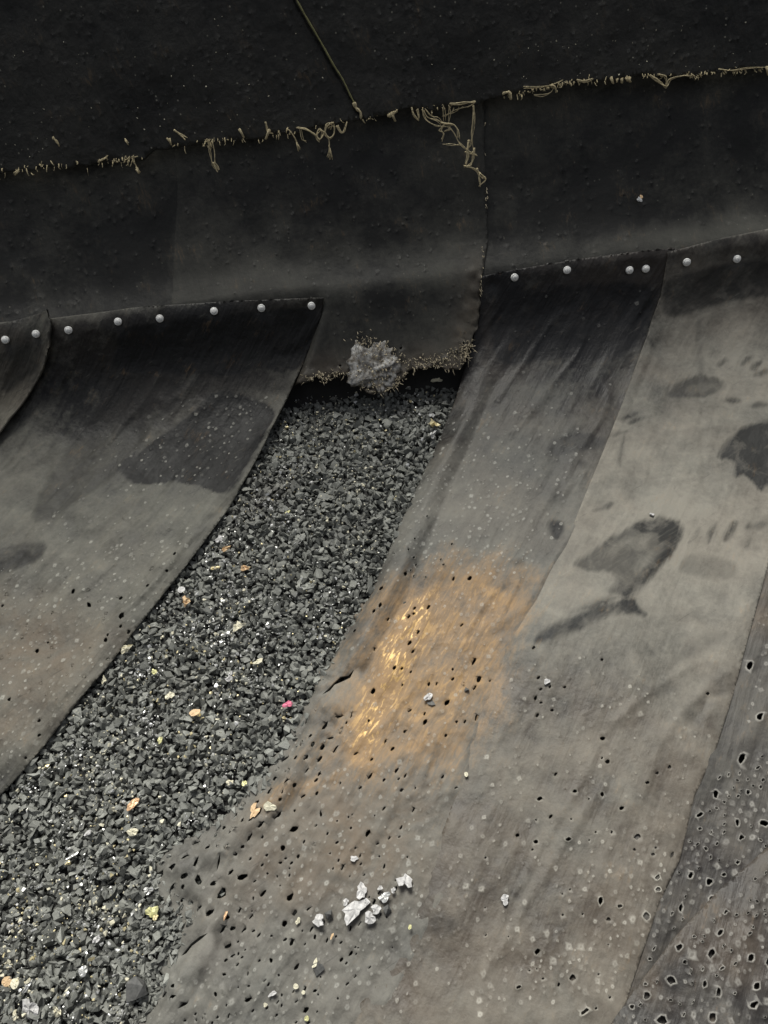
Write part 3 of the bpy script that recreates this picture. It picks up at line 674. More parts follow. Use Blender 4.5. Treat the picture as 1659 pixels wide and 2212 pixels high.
# ---- fifth and sixth sheets, dark and peppered with holes
def s5_attrs(P): return {'dust': 0.30, 'brown': 0.45 * sstep(-0.2, 0.4, fbm(P[:, 0] * 6, P[:, 1] * 5, 4, 3)), 'dark': sdf(P, PS.path([(1620, 1830), (1659, 1780), (1700, 1900), (1600, 1950)])), 'darkamt': 0.5}
REG5 = [(1600, 1640), (1760, 1600), (1760, 1760), (1640, 1840), (1500, 1960), (1400, 2090), (1420, 1960), (1480, 1830), (1530, 1700)]
rimv = lambda: float(rng.choice([0.5, 0.8, 1.0, 1.0]))
holes5 = [H(*a) for a in [(1622, 1435, 12, 20, 55, 0.9), (1640, 1550, 12, 20, 60, 0.9), (1635, 1562, 10, 18, 70, 0.9), (1600, 1640, 14, 22, 60, 0.9), (1616, 1712, 9, 9, 0, 1.0), (1618, 1724, 5, 6, 0, 1.0), (1545, 1717, 10, 18, 80, 1.0), (1572, 1735, 16, 22, 70, 0.9), (1512, 1760, 8, 16, 30, 0.9), (1518, 1716, 9, 16, 80, 0.9), (1593, 1778, 9, 13, 100, 0.9), (1650, 1778, 14, 18, 0, .9), (1624, 1796, 14, 20, 0, 0.6), (1602, 1809, 10, 12, 30, 0.7), (1594, 1863, 8, 8, 0, 1.0), (1493, 1891, 12, 14, 50, 1.0), (1491, 1914, 13, 17, 80, 1.0), (1533, 1904, 12, 14, 10, 1.0), (1540, 1943, 13, 17, 60, 1.0), (1622, 1880, 11, 18, 50, 1.0), (1645, 1882, 13, 20, 40, 1.0), (1610, 1926, 11, 18, 60, 1.0), (1471, 1961, 11, 18, 75, 0.9), (1520, 1932, 8, 13, 90, .8), (1654, 1968, 12, 18, 60, 1)]]
holes5 += rand_holes(REG5, 120, (3, 8), (4, 10), 60, rimv)
pk5 = rand_pocks(REG5, 260, r=(0.003, 0.0055), v=(0.6, 1.0)) + rand_pocks([(1640, 1300), (1760, 1200), (1760, 1620), (1600, 1640)], 60, r=(0.003, 0.005), v=(0.4, 0.9))
s5 = make_sheet('rubber_sheet', S5_outline, PS, M_S5, 0.006, 0.003, holes5, pk5, s5_attrs, disp=lambda P: creases(P, 43, 0.003, 0.7, 12, 3))
tag(s5, 'dark bullet-holed rubber sheet showing as a wedge between the pale sheet and the corner sheet', 'rubber sheet')
REG6 = [(1659, 1860), (1760, 1780), (1760, 2300), (1330, 2300), (1340, 2200), (1480, 2030)]
def s6_attrs(P): return {'dust': 0.26 + 0 * P[:, 0], 'brown': 0.35 * sstep(-0.2, 0.4, fbm(P[:, 0] * 6, P[:, 1] * 5, 14, 3)), 'dark': sdf(P, PS.path([(1420, 2110), (1480, 2050), (1500, 2120), (1420, 2180)])), 'darkamt': 0.6}
holes6 = [H(*a) for a in [(1553, 2015, 11, 15, 40, 1.0), (1464, 2048, 12, 16, 40, 1.0), (1532, 2060, 12, 22, 60, 0.7), (1554, 2093, 6, 10, 20, 1.0), (1447, 2118, 15, 20, 130, 0.9), (1450, 2134, 8, 12, 60, 0.9), (1395, 2152, 12, 16, 80, 0.6), (1364, 2175, 9, 10, 0, 1.0), (1409, 2178, 10, 14, 60, 1.0), (1427, 2204, 18, 20, 0, 1.0), (1518, 2127, 9, 14, 90, 0.8), (1618, 2071, 13, 15, 40, 1.0), (1639, 2074, 10, 12, 0, 0.7), (1546, 2145, 10, 18, 90, 0.8), (1629, 2131, 11, 18, 70, 1.0), (1622, 2172, 13, 18, 40, 1.0), (1535, 2198, 14, 18, 80, 0.8), (1655, 2078, 9, 20, 70, 0.8), (1655, 2185, 10, 22, 60, 1.0), (1393, 2126, 6, 7, 0, 1.0), (1514, 2035, 5, 5, 0, 1), (1580, 2147, 5, 6, 0, 1)]]
holes6 += rand_holes(REG6, 150, (3, 8), (4, 10), 60, rimv)
pk6 = rand_pocks(REG6, 400, r=(0.003, 0.0058), v=(0.6, 1.0))
s6 = make_sheet('rubber_sheet', S6_outline, PS, M_S5, 0.006, 0.0145, holes6, pk6, s6_attrs, disp=lambda P: creases(P, 53, 0.003, 0.7, 12, 3) - 0.0075 * np.exp(-seg_dist(P, S6L) / 0.03))
tag(s6, 'dark rubber sheet in the lower right corner, peppered with pale-rimmed bullet holes', 'rubber sheet')

# ------------------------------------------------------------------ wall panels
def wall_disp(P): return 0.004 * fbm(P[:, 0] * 5, P[:, 1] * 4, 61, 3)
def wall_attrs(P): return {'dust': 0.16 + 0.75 * sstep(-0.07, -0.02, P[:, 1]) * sstep(0.15, 0.75, P[:, 0]) + 0.0 * P[:, 0]}  # light caught by the right-hand bulge, painted as paler rubber
def xs(prof, x, y): return prof.hit(x, y)
seamR = PS.path([(1046, 150), (1046, 230), (1047, 330), (1051, 430), (1054, 520), (1044, 600)])
seamL = PS.path([(372, 250), (374, 320), (380, 400), (376, 480), (371, 560), (366, 660)])
wl = make_sheet('wall_panel', np.concatenate([[[-1.4, -0.9]], [[seamL[0, 0] - .01, -0.9]], seamL + [0.05, 0], [[seamL[-1, 0] + .05, 0.05], [-1.4, 0.05]]]), PS, M_WALL, 0.010, -0.004,
                pocks=rand_pocks([(0, 400), (360, 360), (340, 640), (0, 690)], 70, r=(.002, .004), v=(.1, .35)), attrs=wall_attrs, disp=wall_disp, uselump=False)
tag(wl, 'black rubber wall panel on the left, above the six-rivet row', 'wall panel')
wr = make_sheet('wall_panel', np.concatenate([seamR - [0.03, 0], [[seamR[-1, 0], 0.03], [1.4, 0.03], [1.4, -0.9], [seamR[0, 0] - .03, -0.9]]]), PS, M_WALL, 0.010, -0.006,
                pocks=rand_pocks([(1060, 280), (1659, 200), (1659, 520), (1060, 580)], 60, r=(.002, .004), v=(.1, .4)), attrs=wall_attrs, disp=wall_disp, uselump=False)
tag(wr, 'black rubber wall panel on the right, above the pale sheet', 'wall panel')
# middle panel with ragged foot
foot = [(1040, 600), (1036, 660), (1028, 705), (1012, 745), (1004, 778), (990, 796), (962, 800), (930, 790), (900, 796), (880, 804), (862, 824), (835, 845), (800, 852), (775, 838), (765, 812), (740, 812), (722, 808), (705, 828), (690, 810), (668, 820), (650, 828), (620, 822), (560, 815)]
fp = ragged(PM.path(foot), 0.0045, 0.004, 21)
smL = PM.path([(372, 250), (374, 320), (380, 400), (376, 480), (371, 560), (366, 660)])
smR = PM.path([(1046, 150), (1046, 230), (1047, 330), (1051, 430), (1054, 520)])
M_outline = np.concatenate([smR, fp, [[smL[-1, 0], 0.16]], smL[::-1], [[smL[0, 0], -0.9], [smR[0, 0], -0.9]]])
def wm_attrs(P):
    d = seg_dist(P, PM.path(foot))
    return {'dust': 0.24 + 0.22 * sstep(-0.12, -0.05, P[:, 1]) - 0.22 * sstep(0.0, 0.05, P[:, 1]), 'brown': 0.35 * np.exp(-(d / 0.045) ** 2)}  # light on the seam bulge and shade below it, painted in
wm_h = [H(775, 752, 13, 16, 0, 0.5, 0.3, PM), H(866, 752, 4, 7, 50, .3, .3, PM), H(735, 790, 4, 5, 0, .2, .3, PM), H(985, 762, 7, 12, 60, .5, .4, PM), H(1000, 742, 5, 9, 60, .5, .4, PM), H(960, 775, 5, 9, 20, .4, .4, PM)]
def wm_disp(P):
    d = seg_dist(P, PM.path(foot)); 
    ex = np.interp(P[:, 1], S2R[:4, 1], S2R[:4, 0])
    back = -0.30 * np.clip(P[:, 1] + 0.01, 0, 0.25) * sstep(0.012, -0.020, P[:, 0] - ex)
    return back + wall_disp(P) + 0.005 * fbm(P[:, 0] * 50, P[:, 1] * 50, 91, 3) * np.exp(-(d / 0.03) ** 2) - 0.004 * np.exp(-seg_dist(P, smL) / .01) 
wm = make_sheet('wall_panel', M_outline, PM, M_WALL, 0.0065, -0.001, wm_h, rand_pocks([(400, 340), (1030, 300), (1030, 780), (720, 780), (700, 630), (400, 640)], 110, r=(.0018, .0035), v=(.15, .5), prof=PM), wm_attrs, disp=wm_disp, uselump=False)
tag(wm, 'middle black rubber wall panel hanging loose, its bottom edge torn off above the crumb', 'wall panel')

# ------------------------------------------------------------------ upper flaps
F_edge = [(-60, 384), (0, 374), (40, 372), (100, 362), (170, 358), (250, 350), (300, 344), (352, 322), (400, 314), (450, 308), (505, 304), (560, 302), (600, 290), (650, 288), (690, 272), (740, 262), (782, 258)]
F_edge2 = [(782, 258), (815, 252), (850, 242), (905, 236), (960, 232), (1030, 226), (1052, 217), (1110, 205), (1200, 183), (1260, 176), (1320, 172), (1400, 163), (1430, 166), (1500, 164), (1560, 155), (1659, 148), (1740, 140)]
A = ragged(PF.path(F_edge), 0.0035, 0.006, 5); B = ragged(PF.path(F_edge2), 0.003, 0.006, 6)
seam = PF.path([(782, 258), (768, 232), (735, 172), (690, 95), (655, 35), (630, -10), (600, -70)])
def fl_attrs(P): return {'dust': 0.35 + 0.3 * np.exp(-np.minimum(seg_dist(P, A), seg_dist(P, B)) / 0.03)}
flp = rand_pocks([(0, 0), (620, 0), (760, 250), (400, 300), (0, 360)], 130, r=(.0016, .0036), v=(.1, .8), prof=PF)
flp2 = rand_pocks([(660, 0), (1659, 0), (1659, 140), (1040, 210), (790, 245)], 120, r=(.0016, .0036), v=(.1, .7), prof=PF) + rand_pocks([(1270, 110), (1500, 90), (1500, 140), (1270, 150)], 14, v=(.7, 1), prof=PF)
f1 = make_sheet('rubber_flap', np.concatenate([A, seam[1:], [[seam[-1, 0], -1.9], [-1.5, -1.9], [-1.5, A[0, 1]]]]), PF, M_FLAP, 0.009, 0.0, pocks=flp, attrs=fl_attrs, thick=0.007, disp=wall_disp, uselump=False)
tag(f1, 'overhanging black rubber flap on the upper left with a frayed lower edge', 'rubber flap')
f2 = make_sheet('rubber_flap', np.concatenate([seam[::-1], B[1:], [[1.5, B[-1, 1]], [1.5, -1.9], [seam[-1, 0], -1.9]]]), PF, M_FLAP, 0.009, 0.003, pocks=flp2, attrs=fl_attrs, thick=0.007, disp=wall_disp, uselump=False)
tag(f2, 'overhanging black rubber flap on the upper right, right of the pale seam cord', 'rubber flap')

# ------------------------------------------------------------------ threads
def tube(name, P, r, mat, parent, n=6, taper=True, kind=None):
    P = np.asarray(P, float)
    if len(P) > 2:
        t = np.linspace(0, len(P) - 1, (len(P) - 1) * 5 + 1); Q = []
        for u in t:
            i = min(int(u), len(P) - 2); f = u - i
            p0 = P[max(i - 1, 0)]; p1 = P[i]; p2 = P[i + 1]; p3 = P[min(i + 2, len(P) - 1)]
            Q.append(0.5 * ((2 * p1) + (-p0 + p2) * f + (2 * p0 - 5 * p1 + 4 * p2 - p3) * f * f + (-p0 + 3 * p1 - 3 * p2 + p3) * f ** 3))
        P = np.array(Q)
    V = []; F = []
    T = np.gradient(P, axis=0); T /= np.linalg.norm(T, axis=1)[:, None] + 1e-12
    ref = np.array([0.3, 1.0, 0.2])
    for i, p in enumerate(P):
        a = np.cross(T[i], ref); a /= np.linalg.norm(a); b = np.cross(T[i], a)
        rr = r * (0.75 + 0.5 * random.random()) * (1 - 0.5 * (i / len(P)) if taper else 1)
        for k in range(n):
            th = 2 * math.pi * k / n; V.append(p + rr * (math.cos(th) * a + math.sin(th) * b))
    for i in range(len(P) - 1):
        for k in range(n): F.append((i * n + k, i * n + (k + 1) % n, (i + 1) * n + (k + 1) % n, (i + 1) * n + k))
    F.append(tuple(range(n))[::-1]); F.append(tuple(range((len(P) - 1) * n, len(P) * n)))
    if name is None: return V, F
    return obj(name, mesh(name, V, F, True), mat, parent, kind)
def on(prof, pts, off=0.004, wob=0.0015):
    out = []
    for p in pts:
        X, s = prof.hit(*p); out.append(prof.at(X, s, off + random.uniform(-wob, wob)))
    return out
tube('seam_cord', on(PF, [(634, -12), (658, 32), (692, 90), (720, 140), (740, 172), (756, 205), (768, 228)], 0.006, 0), 0.0017, simple('olive_seam_cord', (0.26, 0.25, 0.11), 0.7, var=0.3, sc=250), f2, 7, False)
tube('thread', on(PF, [(764, 222), (770, 235), (778, 243), (780, 257)], 0.008), 0.0040, M_THREAD, f2)
def th(pts, w, par=f2, off=0.006):
    V = []; F = []
    for k in range(3 if w > 0.0019 else 2):
        j = [(x + random.gauss(0, 1.6), y + random.gauss(0, 1.6)) for x, y in pts]
        v, f = tube(None, on(PF, j, off), max(0.0009, w * 0.6), None, None, 5); b = len(V); V += v; F += [tuple(i + b for i in q) for q in f]
    obj('thread', mesh('thread', V, F, True), M_THREAD, par)
g = lambda x, y: (x * 0.1563 + 864, y * 0.1563 + 190)      # enlarged view of the big tangle
T = lambda L: [g(*p) for p in L]
for L, w in [([(160, 280), (180, 370), (250, 460)], 2.2), ([(230, 290), (250, 380), (260, 430)], 1.8), ([(300, 290), (330, 400), (390, 480), (500, 520), (600, 540), (690, 550)], 1.4), ([(340, 290), (420, 370), (520, 430), (620, 480), (700, 520)], 1.3), ([(320, 310), (390, 410), (480, 450), (560, 500)], 1.2),
             ([(590, 240), (615, 330), (600, 450)], 1.1), ([(660, 240), (690, 330), (660, 470)], 1.1), ([(1020, 200), (960, 260), (850, 280), (740, 330), (640, 370), (570, 410)], 1.2), ([(690, 230), (840, 220), (1000, 200), (1040, 190)], 1.8), ([(560, 480), (640, 500), (740, 520), (790, 600), (800, 700)], 2.0),
             ([(600, 520), (560, 590), (600, 640), (580, 720)], 1.8), ([(600, 600), (660, 570), (690, 560), (740, 640), (800, 730), (860, 790), (930, 860), (1000, 920)], 1.5), ([(590, 770), (700, 775), (800, 790), (850, 790)], 1.2), ([(1000, 240), (990, 400), (980, 600), (980, 750), (940, 860)], 1.4), ([(1015, 250), (1030, 400), (1010, 560), (990, 700), (1010, 870)], 1.2),
             ([(940, 730), (930, 850), (920, 950), (900, 1060)], 2.6), ([(1010, 860), (1000, 980), (970, 1060), (890, 1090)], 2.6), ([(890, 880), (960, 900), (1050, 930)], 2.0), ([(890, 1080), (960, 1090), (1040, 1130), (1080, 1200)], 2.2), ([(1080, 1190), (1090, 1290), (1100, 1370)], 1.6), ([(1090, 1180), (1170, 1240), (1160, 1290), (1100, 1360)], 1.5), ([(1060, 1110), (1110, 1200), (1140, 1260)], 2.0)]:
    th(T(L), w * 0.00125)
c1 = lambda L: [(x / 2, y / 2) for x, y in L]              # tile 1
for L, w in [([(900, 600), (910, 660), (922, 710), (935, 730)], 1.1), ([(920, 605), (926, 660), (930, 715)], 1.0), ([(925, 700), (935, 722), (948, 735)], 2.6), ([(1255, 565), (1275, 600), (1292, 645)], 1.0), ([(1285, 620), (1295, 645)], 2.2), ([(1285, 550), (1320, 555), (1360, 580), (1385, 600), (1392, 575), (1380, 560), (1370, 590), (1378, 615)], 1.6),
             ([(1440, 530), (1415, 545), (1405, 575), (1425, 600), (1445, 580), (1440, 550), (1420, 555)], 1.7), ([(1455, 540), (1470, 570), (1490, 565), (1500, 530)], 1.6), ([(1300, 560), (1310, 600), (1325, 615)], 1.2), ([(1420, 600), (1422, 640), (1410, 680)], 1.2), ([(1422, 640), (1438, 685)], 1.4), ([(1422, 630), (1424, 688)], 1.0),
             ([(575, 670), (590, 715), (600, 750)], 1.1), ([(590, 725), (605, 752)], 2.6), ([(755, 560), (785, 585), (805, 605)], 2.6), ([(235, 595), (250, 615), (258, 630)], 2.4), ([(65, 750), (85, 735)], 2.8), ([(430, 700), (455, 690), (470, 672)], 2.2), ([(545, 605), (560, 622)], 2.0), ([(730, 595), (740, 625)], 2.4), ([(1040, 555), (1052, 595)], 3.0), ([(1165, 560), (1150, 600)], 3.2), ([(1145, 530), (1160, 570), (1175, 575)], 1.6)]:
    th(c1(L), w * 0.00125, f1)
c2 = lambda L: [(829.5 + x / 2, y / 2) for x, y in L]
for L, w in [([(15, 505), (40, 490), (55, 480)], 3.2), ([(30, 490), (50, 525)], 2.6), ([(510, 410), (540, 400), (545, 430)], 2.6), ([(540, 395), (545, 432)], 2.2), ([(600, 385), (650, 380), (710, 375), (770, 352)], 1.2), ([(640, 415), (690, 415), (715, 400), (730, 375)], 1.4), ([(715, 370), (735, 380), (745, 400)], 2.8), ([(835, 350), (870, 355), (900, 345)], 2.2),
             ([(1140, 325), (1170, 345), (1215, 375), (1230, 345), (1290, 330), (1330, 335)], 1.7), ([(1180, 320), (1210, 330), (1215, 370)], 1.6), ([(1150, 330), (1190, 355), (1205, 372)], 1.2), ([(1645, 290), (1650, 325)], 2.8), ([(975, 340), (990, 360)], 2.4), ([(1000, 340), (1005, 358)], 2.0), ([(1020, 340), (1025, 357)], 2.0), ([(1040, 338), (1048, 356)], 2.0), ([(1055, 335), (1060, 352)], 2.0), ([(1440, 300), (1500, 305), (1560, 298), (1650, 290)], 1.2)]:
    th(c2(L), w * 0.00125, f2)
blobs = []
def fringe(name, par, prof, line, n, ln, mat, off=0.003, w=0.0011, down=1.0, jit=0.0015, spread=0.9):
    V = []; F = []
    L = prof.path(line); seg = np.concatenate([[0], np.cumsum(np.hypot(*(L[1:] - L[:-1]).T))])
    cl_ = [random.random() * seg[-1] for _ in range(max(5, n // 9))]
    for _ in range(n):
        t = random.choice(cl_) + random.gauss(0, 0.012) if random.random() < 0.8 else random.random() * seg[-1]
        x = np.interp(t, seg, L[:, 0]); s = np.interp(t, seg, L[:, 1])
        x += random.gauss(0, jit); s += random.gauss(0, jit)
        l = ln[0] + (ln[1] - ln[0]) * random.random() ** 2.2; ang = random.gauss(0, spread)
        pts = [prof.at(x, s - 0.003, off * .4), prof.at(x + math.sin(ang) * l * .5, s + math.cos(ang) * l * .5 * down, off + random.uniform(0, .003)), prof.at(x + math.sin(ang) * l + random.uniform(-.002, .002), s + math.cos(ang) * l * down, off + random.uniform(-.002, .005))]
        v, f = tube(None, pts, w * random.uniform(0.4, 1.6), None, None, 4)
        b = len(V); V += v; F += [tuple(i + b for i in q) for q in f]
    return obj(name, mesh(name, V, F, True), mat, par, 'stuff')
fringe('thread_fringe', f1, PF, F_edge, 110, (0.002, 0.012), M_THREAD, w=0.0010, jit=0.004)
fringe('thread_fringe', f2, PF, F_edge2, 150, (0.002, 0.010), M_THREAD, w=0.0010, jit=0.003)
fringe('torn_fibre_fringe', wm, PM, foot[3:-2], 190, (0.002, 0.016), M_BRISTLE, w=0.0009, jit=0.004, spread=1.6)
fringe('torn_fibre_fringe', wm, PM, [(765, 735), (800, 740), (850, 765), (900, 785), (960, 785), (1010, 750)], 170, (0.002, 0.008), M_BRISTLE, w=0.0008, jit=0.010, spread=2.5)
fringe('torn_fibre_fringe', wm, PM, [(1048, 240), (1052, 420), (1040, 600), (1034, 690)], 40, (0.001, 0.004), M_BRISTLE, w=0.0006)
V3 = []; 
# ------------------------------------------------------------------ rubber crumb
def nugget_shapes(n, squash=0.75, seed=3):
    import bmesh
    R = random.Random(seed); out = []
    for _ in range(n):
        bm = bmesh.new()
        ax = (1.0, R.uniform(0.6, 1.0), R.uniform(0.5, squash + .1))
        for k in range(9):
            v = Vector((R.gauss(0, 1), R.gauss(0, 1), R.gauss(0, 1))).normalized() * R.uniform(0.75, 1.1)
            bm.verts.new((v.x * ax[0], v.y * ax[1], v.z * ax[2]))
        r = bmesh.ops.convex_hull(bm, input=bm.verts)
        bmesh.ops.delete(bm, geom=[g_ for g_ in r['geom_interior'] if isinstance(g_, bmesh.types.BMVert)], context='VERTS')
        bmesh.ops.triangulate(bm, faces=bm.faces)
        bm.verts.index_update()
        V = np.array([v.co[:] for v in bm.verts]); F = np.array([[v.index for v in f.verts] for f in bm.faces])
        out.append((V, F)); bm.free()
    return out
SH = nugget_shapes(24)
def rand_rot(n):
    q = rng.normal(size=(n, 4)); q /= np.linalg.norm(q, axis=1)[:, None]
    w, x, y, z = q.T
    return np.stack([np.stack([1 - 2 * (y * y + z * z), 2 * (x * y - z * w), 2 * (x * z + y * w)], -1), np.stack([2 * (x * y + z * w), 1 - 2 * (x * x + z * z), 2 * (y * z - x * w)], -1), np.stack([2 * (x * z - y * w), 2 * (y * z + x * w), 1 - 2 * (x * x + y * y)], -1)], 1)
def scatter(name, C, R, mat, shapes=SH, tone=None, squash=None):
    n = len(C); Q = rand_rot(n); sid = rng.integers(0, len(shapes), n)
    tone = rng.beta(1.6, 3.0, n) if tone is None else tone
    Vs = []; Fs = []; Ts = []; base = 0
    for k, (V, F) in enumerate(shapes):
        idx = np.nonzero(sid == k)[0]
        if len(idx) == 0: continue
        P = np.einsum('nij,vj->nvi', Q[idx], V) * R[idx][:, None, None] + C[idx][:, None, :]
        Vs.append(P.reshape(-1, 3)); Fs.append((F[None] + (base + np.arange(len(idx)) * len(V))[:, None, None]).reshape(-1, 3))
        Ts.append(np.repeat(tone[idx], len(V))); base += len(idx) * len(V)
    me = mesh(name, np.concatenate(Vs), np.concatenate(Fs)); fattr(me, 'tone', np.concatenate(Ts))
    return obj(name, me, mat, None, 'stuff')
lft = E2 + [-0.10, 0]; rgt = PS.path(S3_left + S3_torn[1:])
region = np.concatenate([[[-0.30, 0.13]], [[0.25, 0.13]], rgt[4:] + [0.09, 0], [[rgt[-1, 0] + .1, 2.1], [-1.3, 2.1], [-1.3, 1.5]], lft[::-1][:-4]])
cs = []; rs = []
for layer, (sp, z0, r) in enumerate(((0.0112, -0.025, 0.0088), (0.0106, -0.018, 0.0086), (0.0135, -0.0125, 0.0087))):
    lo, hi = region.min(0), region.max(0)
    gx, gy = np.meshgrid(np.arange(lo[0], hi[0], sp), np.arange(lo[1], hi[1], sp))
    q = np.stack([gx.ravel(), gy.ravel()], 1); q += rng.uniform(-0.6, 0.6, q.shape) * sp
    q = q[pip(q, region)]
    z = z0 + lump(q[:, 0], q[:, 1]) + rng.uniform(-0.003, 0.003, len(q)) + 0.004 * fbm(q[:, 0] * 12, q[:, 1] * 12, 70, 2)
    cs.append(PB.at(q[:, 0], q[:, 1], z)); rs.append(r * np.clip(rng.lognormal(0, 0.28, len(q)), 0.45, 1.75))
C = np.concatenate(cs); R = np.concatenate(rs)
cr = scatter('rubber_crumb', C, R, M_CRUMB)
tag(cr, 'loose dark grey rubber crumb filling the gap between the sheets', 'rubber crumb')
# crumb spilt over the torn foot of the middle sheet
q = random_in(np.array([(320, 1860), (400, 1830), (440, 1900), (430, 1990), (400, 2060), (370, 2110), (330, 2212), (240, 2212)], float), 420)
q = PS.path(list(q)); z = -0.007 + lump(q[:, 0], q[:, 1]) + rng.uniform(-0.003, 0.003, len(q))
sp_ = scatter('spilt_crumb', PS.at(q[:, 0], q[:, 1], z), 0.0052 * np.clip(rng.lognormal(0, .3, len(q)), .4, 1.6), M_CRUMB)
tag(sp_, 'crumb spilt over the torn foot of the middle sheet', 'rubber crumb')

# ------------------------------------------------------------------ fragments
def flake(seed, size, aspect=1.5, crumple=0.25, thick=0.0011, jag=0.35, n=11):
    R = random.Random(seed); V = []; F = []
    ring = []; n = 14; ph = [R.uniform(0, 6.3) for _ in range(3)]
    for k in range(n):
        t = 2 * math.pi * k / n; r = size / 2 * (1 + jag * (0.5 * math.sin(2 * t + ph[0]) + 0.45 * math.sin(3 * t + ph[1]) + 0.3 * math.sin(5 * t + ph[2]) + R.uniform(-.25, .25)))
        ring.append((r * math.cos(t), r * math.sin(t) / aspect, size * crumple * R.uniform(-.5, .5)))
    mid = [(x * .5, y * .5, z * .5 + size * crumple * R.uniform(-.3, .5)) for x, y, z in ring]
    top = ring + mid + [(0, 0, size * crumple * R.uniform(0, .4))]
    nt = len(top)
    V = [(x, y, z + thick) for x, y, z in top] + [(x, y, z - thick) for x, y, z in top]
    for k in range(n):
        j = (k + 1) % n
        F += [(k, j, n + j, n + k), (n + k, n + j, 2 * n)]
        F += [(nt + j, nt + k, nt + n + k, nt + n + j), (nt + n + j, nt + n + k, nt + 2 * n)]
        F.append((j, k, nt + k, nt + j))
    return V, F
def place(o, prof, px, py, off, rz=None, tilt=0.25, R=random):
    X, s = prof.hit(px, py)
    l = float(lump(np.array([X]), np.array([s]))[0])
    p = prof.at(X, s, off + l); a = float(np.interp(s, prof.s, prof.a))
    o.location = p
    rz = R.uniform(0, 6.28) if rz is None else rz
    o.rotation_euler = (Matrix.Rotation(a, 3, 'X') @ Matrix.Rotation(R.uniform(-tilt, tilt), 3, 'X') @ Matrix.Rotation(R.uniform(-tilt, tilt), 3, 'Y') @ Matrix.Rotation(rz, 3, 'Z')).to_euler()
cnt = [100]
def frag(px, py, wpx, mat, label, cat='metal fragment', name='metal_fragment', asp=1.4, crumple=0.25, prof=PB, off=-0.002, rz=None, group=None, jag=0.35, tilt=0.3):
    cnt[0] += 1
    X, s = prof.hit(px, py); d = np.linalg.norm(prof.at(X, s, 0) - np.array([0, CY, CZ]))
    v, f = flake(cnt[0], wpx / FPX * d * 0.88, asp, crumple * (0.35 if prof is PS else 0.8), 0.0008, jag)
    o = obj(name, mesh(name, v, f, False), mat); place(o, prof, px, py, off, rz, tilt)
    return tag(o, label, cat, group)
frag(423, 1542, 27, M_ORANGE, 'largest orange chip on the crumb, squarish, left of the pink scrap', 'chip', 'plastic_chip', 1.7, 0.08, rz=0.2, jag=0.12, tilt=.1)
frag(621, 1520, 22, M_PINK, 'bright pink scrap on the crumb beside the middle sheet', 'scrap', 'plastic_scrap', 1.5, 0.15, rz=0.1)
frag(288, 1738, 34, M_COPPER, 'long orange-brown leaf-shaped fragment on the lower crumb', 'fragment', 'copper_fragment', 2.2, 0.12, rz=0.75, jag=0.12, tilt=.1)
frag(286, 1797, 26, M_CREAM, 'cream oblong chip lying just below the orange-brown fragment', 'chip', 'plastic_chip', 1.7, 0.12, rz=-0.2, jag=0.2)
frag(326, 1968, 24, M_YELLOW, 'yellow-green crumpled fragment near the torn foot of the middle sheet', asp=1.1, crumple=0.45)
frag(332, 1980, 14, M_BRASS, 'small brass scrap touching the underside of the yellow-green fragment')
frag(497, 1464, 20, M_WHITE, 'star-shaped pale grey fragment left of the yellow nugget on the crumb', asp=1.1, jag=0.6)
frag(559, 1430, 22, M_CREAM, 'pale yellow nugget on the crumb, right of the star-shaped grey fragment', 'chip', 'plastic_chip', 1.5, .2, rz=.4)
frag(515, 1358, 24, M_CREAM, 'cream lumpy fragment in the middle of the crumb', asp=1.0, crumple=.4)
frag(395, 1279, 18, M_WHITE, 'grey square chip on the crumb near the left sheet edge', 'chip', 'stone_chip', 1.0, .1, jag=.1)
frag(405, 1304, 24, M_ORANGE, 'orange ragged fragment on the crumb below the grey square chip', crumple=.4, jag=.5)
frag(275, 1405, 24, M_CREAM, 'cream ragged cluster of scrap against the left sheet edge', crumple=.5, jag=.5)
frag(228, 1472, 18, M_CREAM, 'small cream scrap against the left sheet edge, lower than the ragged cluster', asp=2.0, crumple=.5, jag=.5, rz=1.4)
frag(368, 1504, 20, M_CREAM, 'pale tan chip above the squarish orange chip', asp=1.2, crumple=.2)
frag(335, 1453, 15, M_YELLOW, 'yellowish flake on the left half of the crumb above the pale tan chip')
frag(349, 1602, 18, M_YELLOW, 'yellow-green oblong flake on the crumb below the squarish orange chip', asp=1.8, rz=1.2)
frag(466, 1230, 20, M_BRASS, 'golden flake on the upper crumb, uppermost of two near the left sheet', asp=2, rz=.2)
frag(530, 1230, 24, M_ORANGE, 'orange-tan flake on the upper crumb right of the golden one', asp=2, rz=-.2, crumple=.4)
frag(489, 1188, 26, M_ORANGE, 'long tan flake on the upper crumb above the golden one', asp=2.6, rz=.1, crumple=.3)
frag(475, 1168, 18, M_WHITE, 'pale grey nugget at the top left of the crumb beside the sheet edge', asp=1.2)
frag(622, 1110, 12, M_YELLOW, 'small yellow flake high up on the crumb')
frag(16, 2120, 18, M_ORANGE, 'round orange disc in the bottom left corner of the crumb', 'disc', 'plastic_disc', 1.05, .08, jag=.06)
frag(33, 2125, 20, M_CREAM, 'round cream disc touching the orange disc in the bottom left corner', 'disc', 'plastic_disc', 1.15, .08, jag=.06)
frag(60, 2129, 24, M_SILVER, 'narrow silvery shard right of the two discs', asp=2.4, rz=.9)
frag(175, 2097, 20, M_SILVER, 'rounded silvery flake in the lower left crumb', asp=1.2, crumple=.3, jag=.2)
frag(205, 2028, 18, M_WHITE, 'whitish flake in the lower crumb above the rounded silvery one', asp=1.4)
frag(65, 2180, 34, M_WHITE, 'broad whitish lump at the bottom edge of the crumb', asp=1.3, crumple=.4)
frag(33, 2193, 18, M_CREAM, 'cream upright shard in the bottom left corner below the discs', asp=2, rz=1.4)
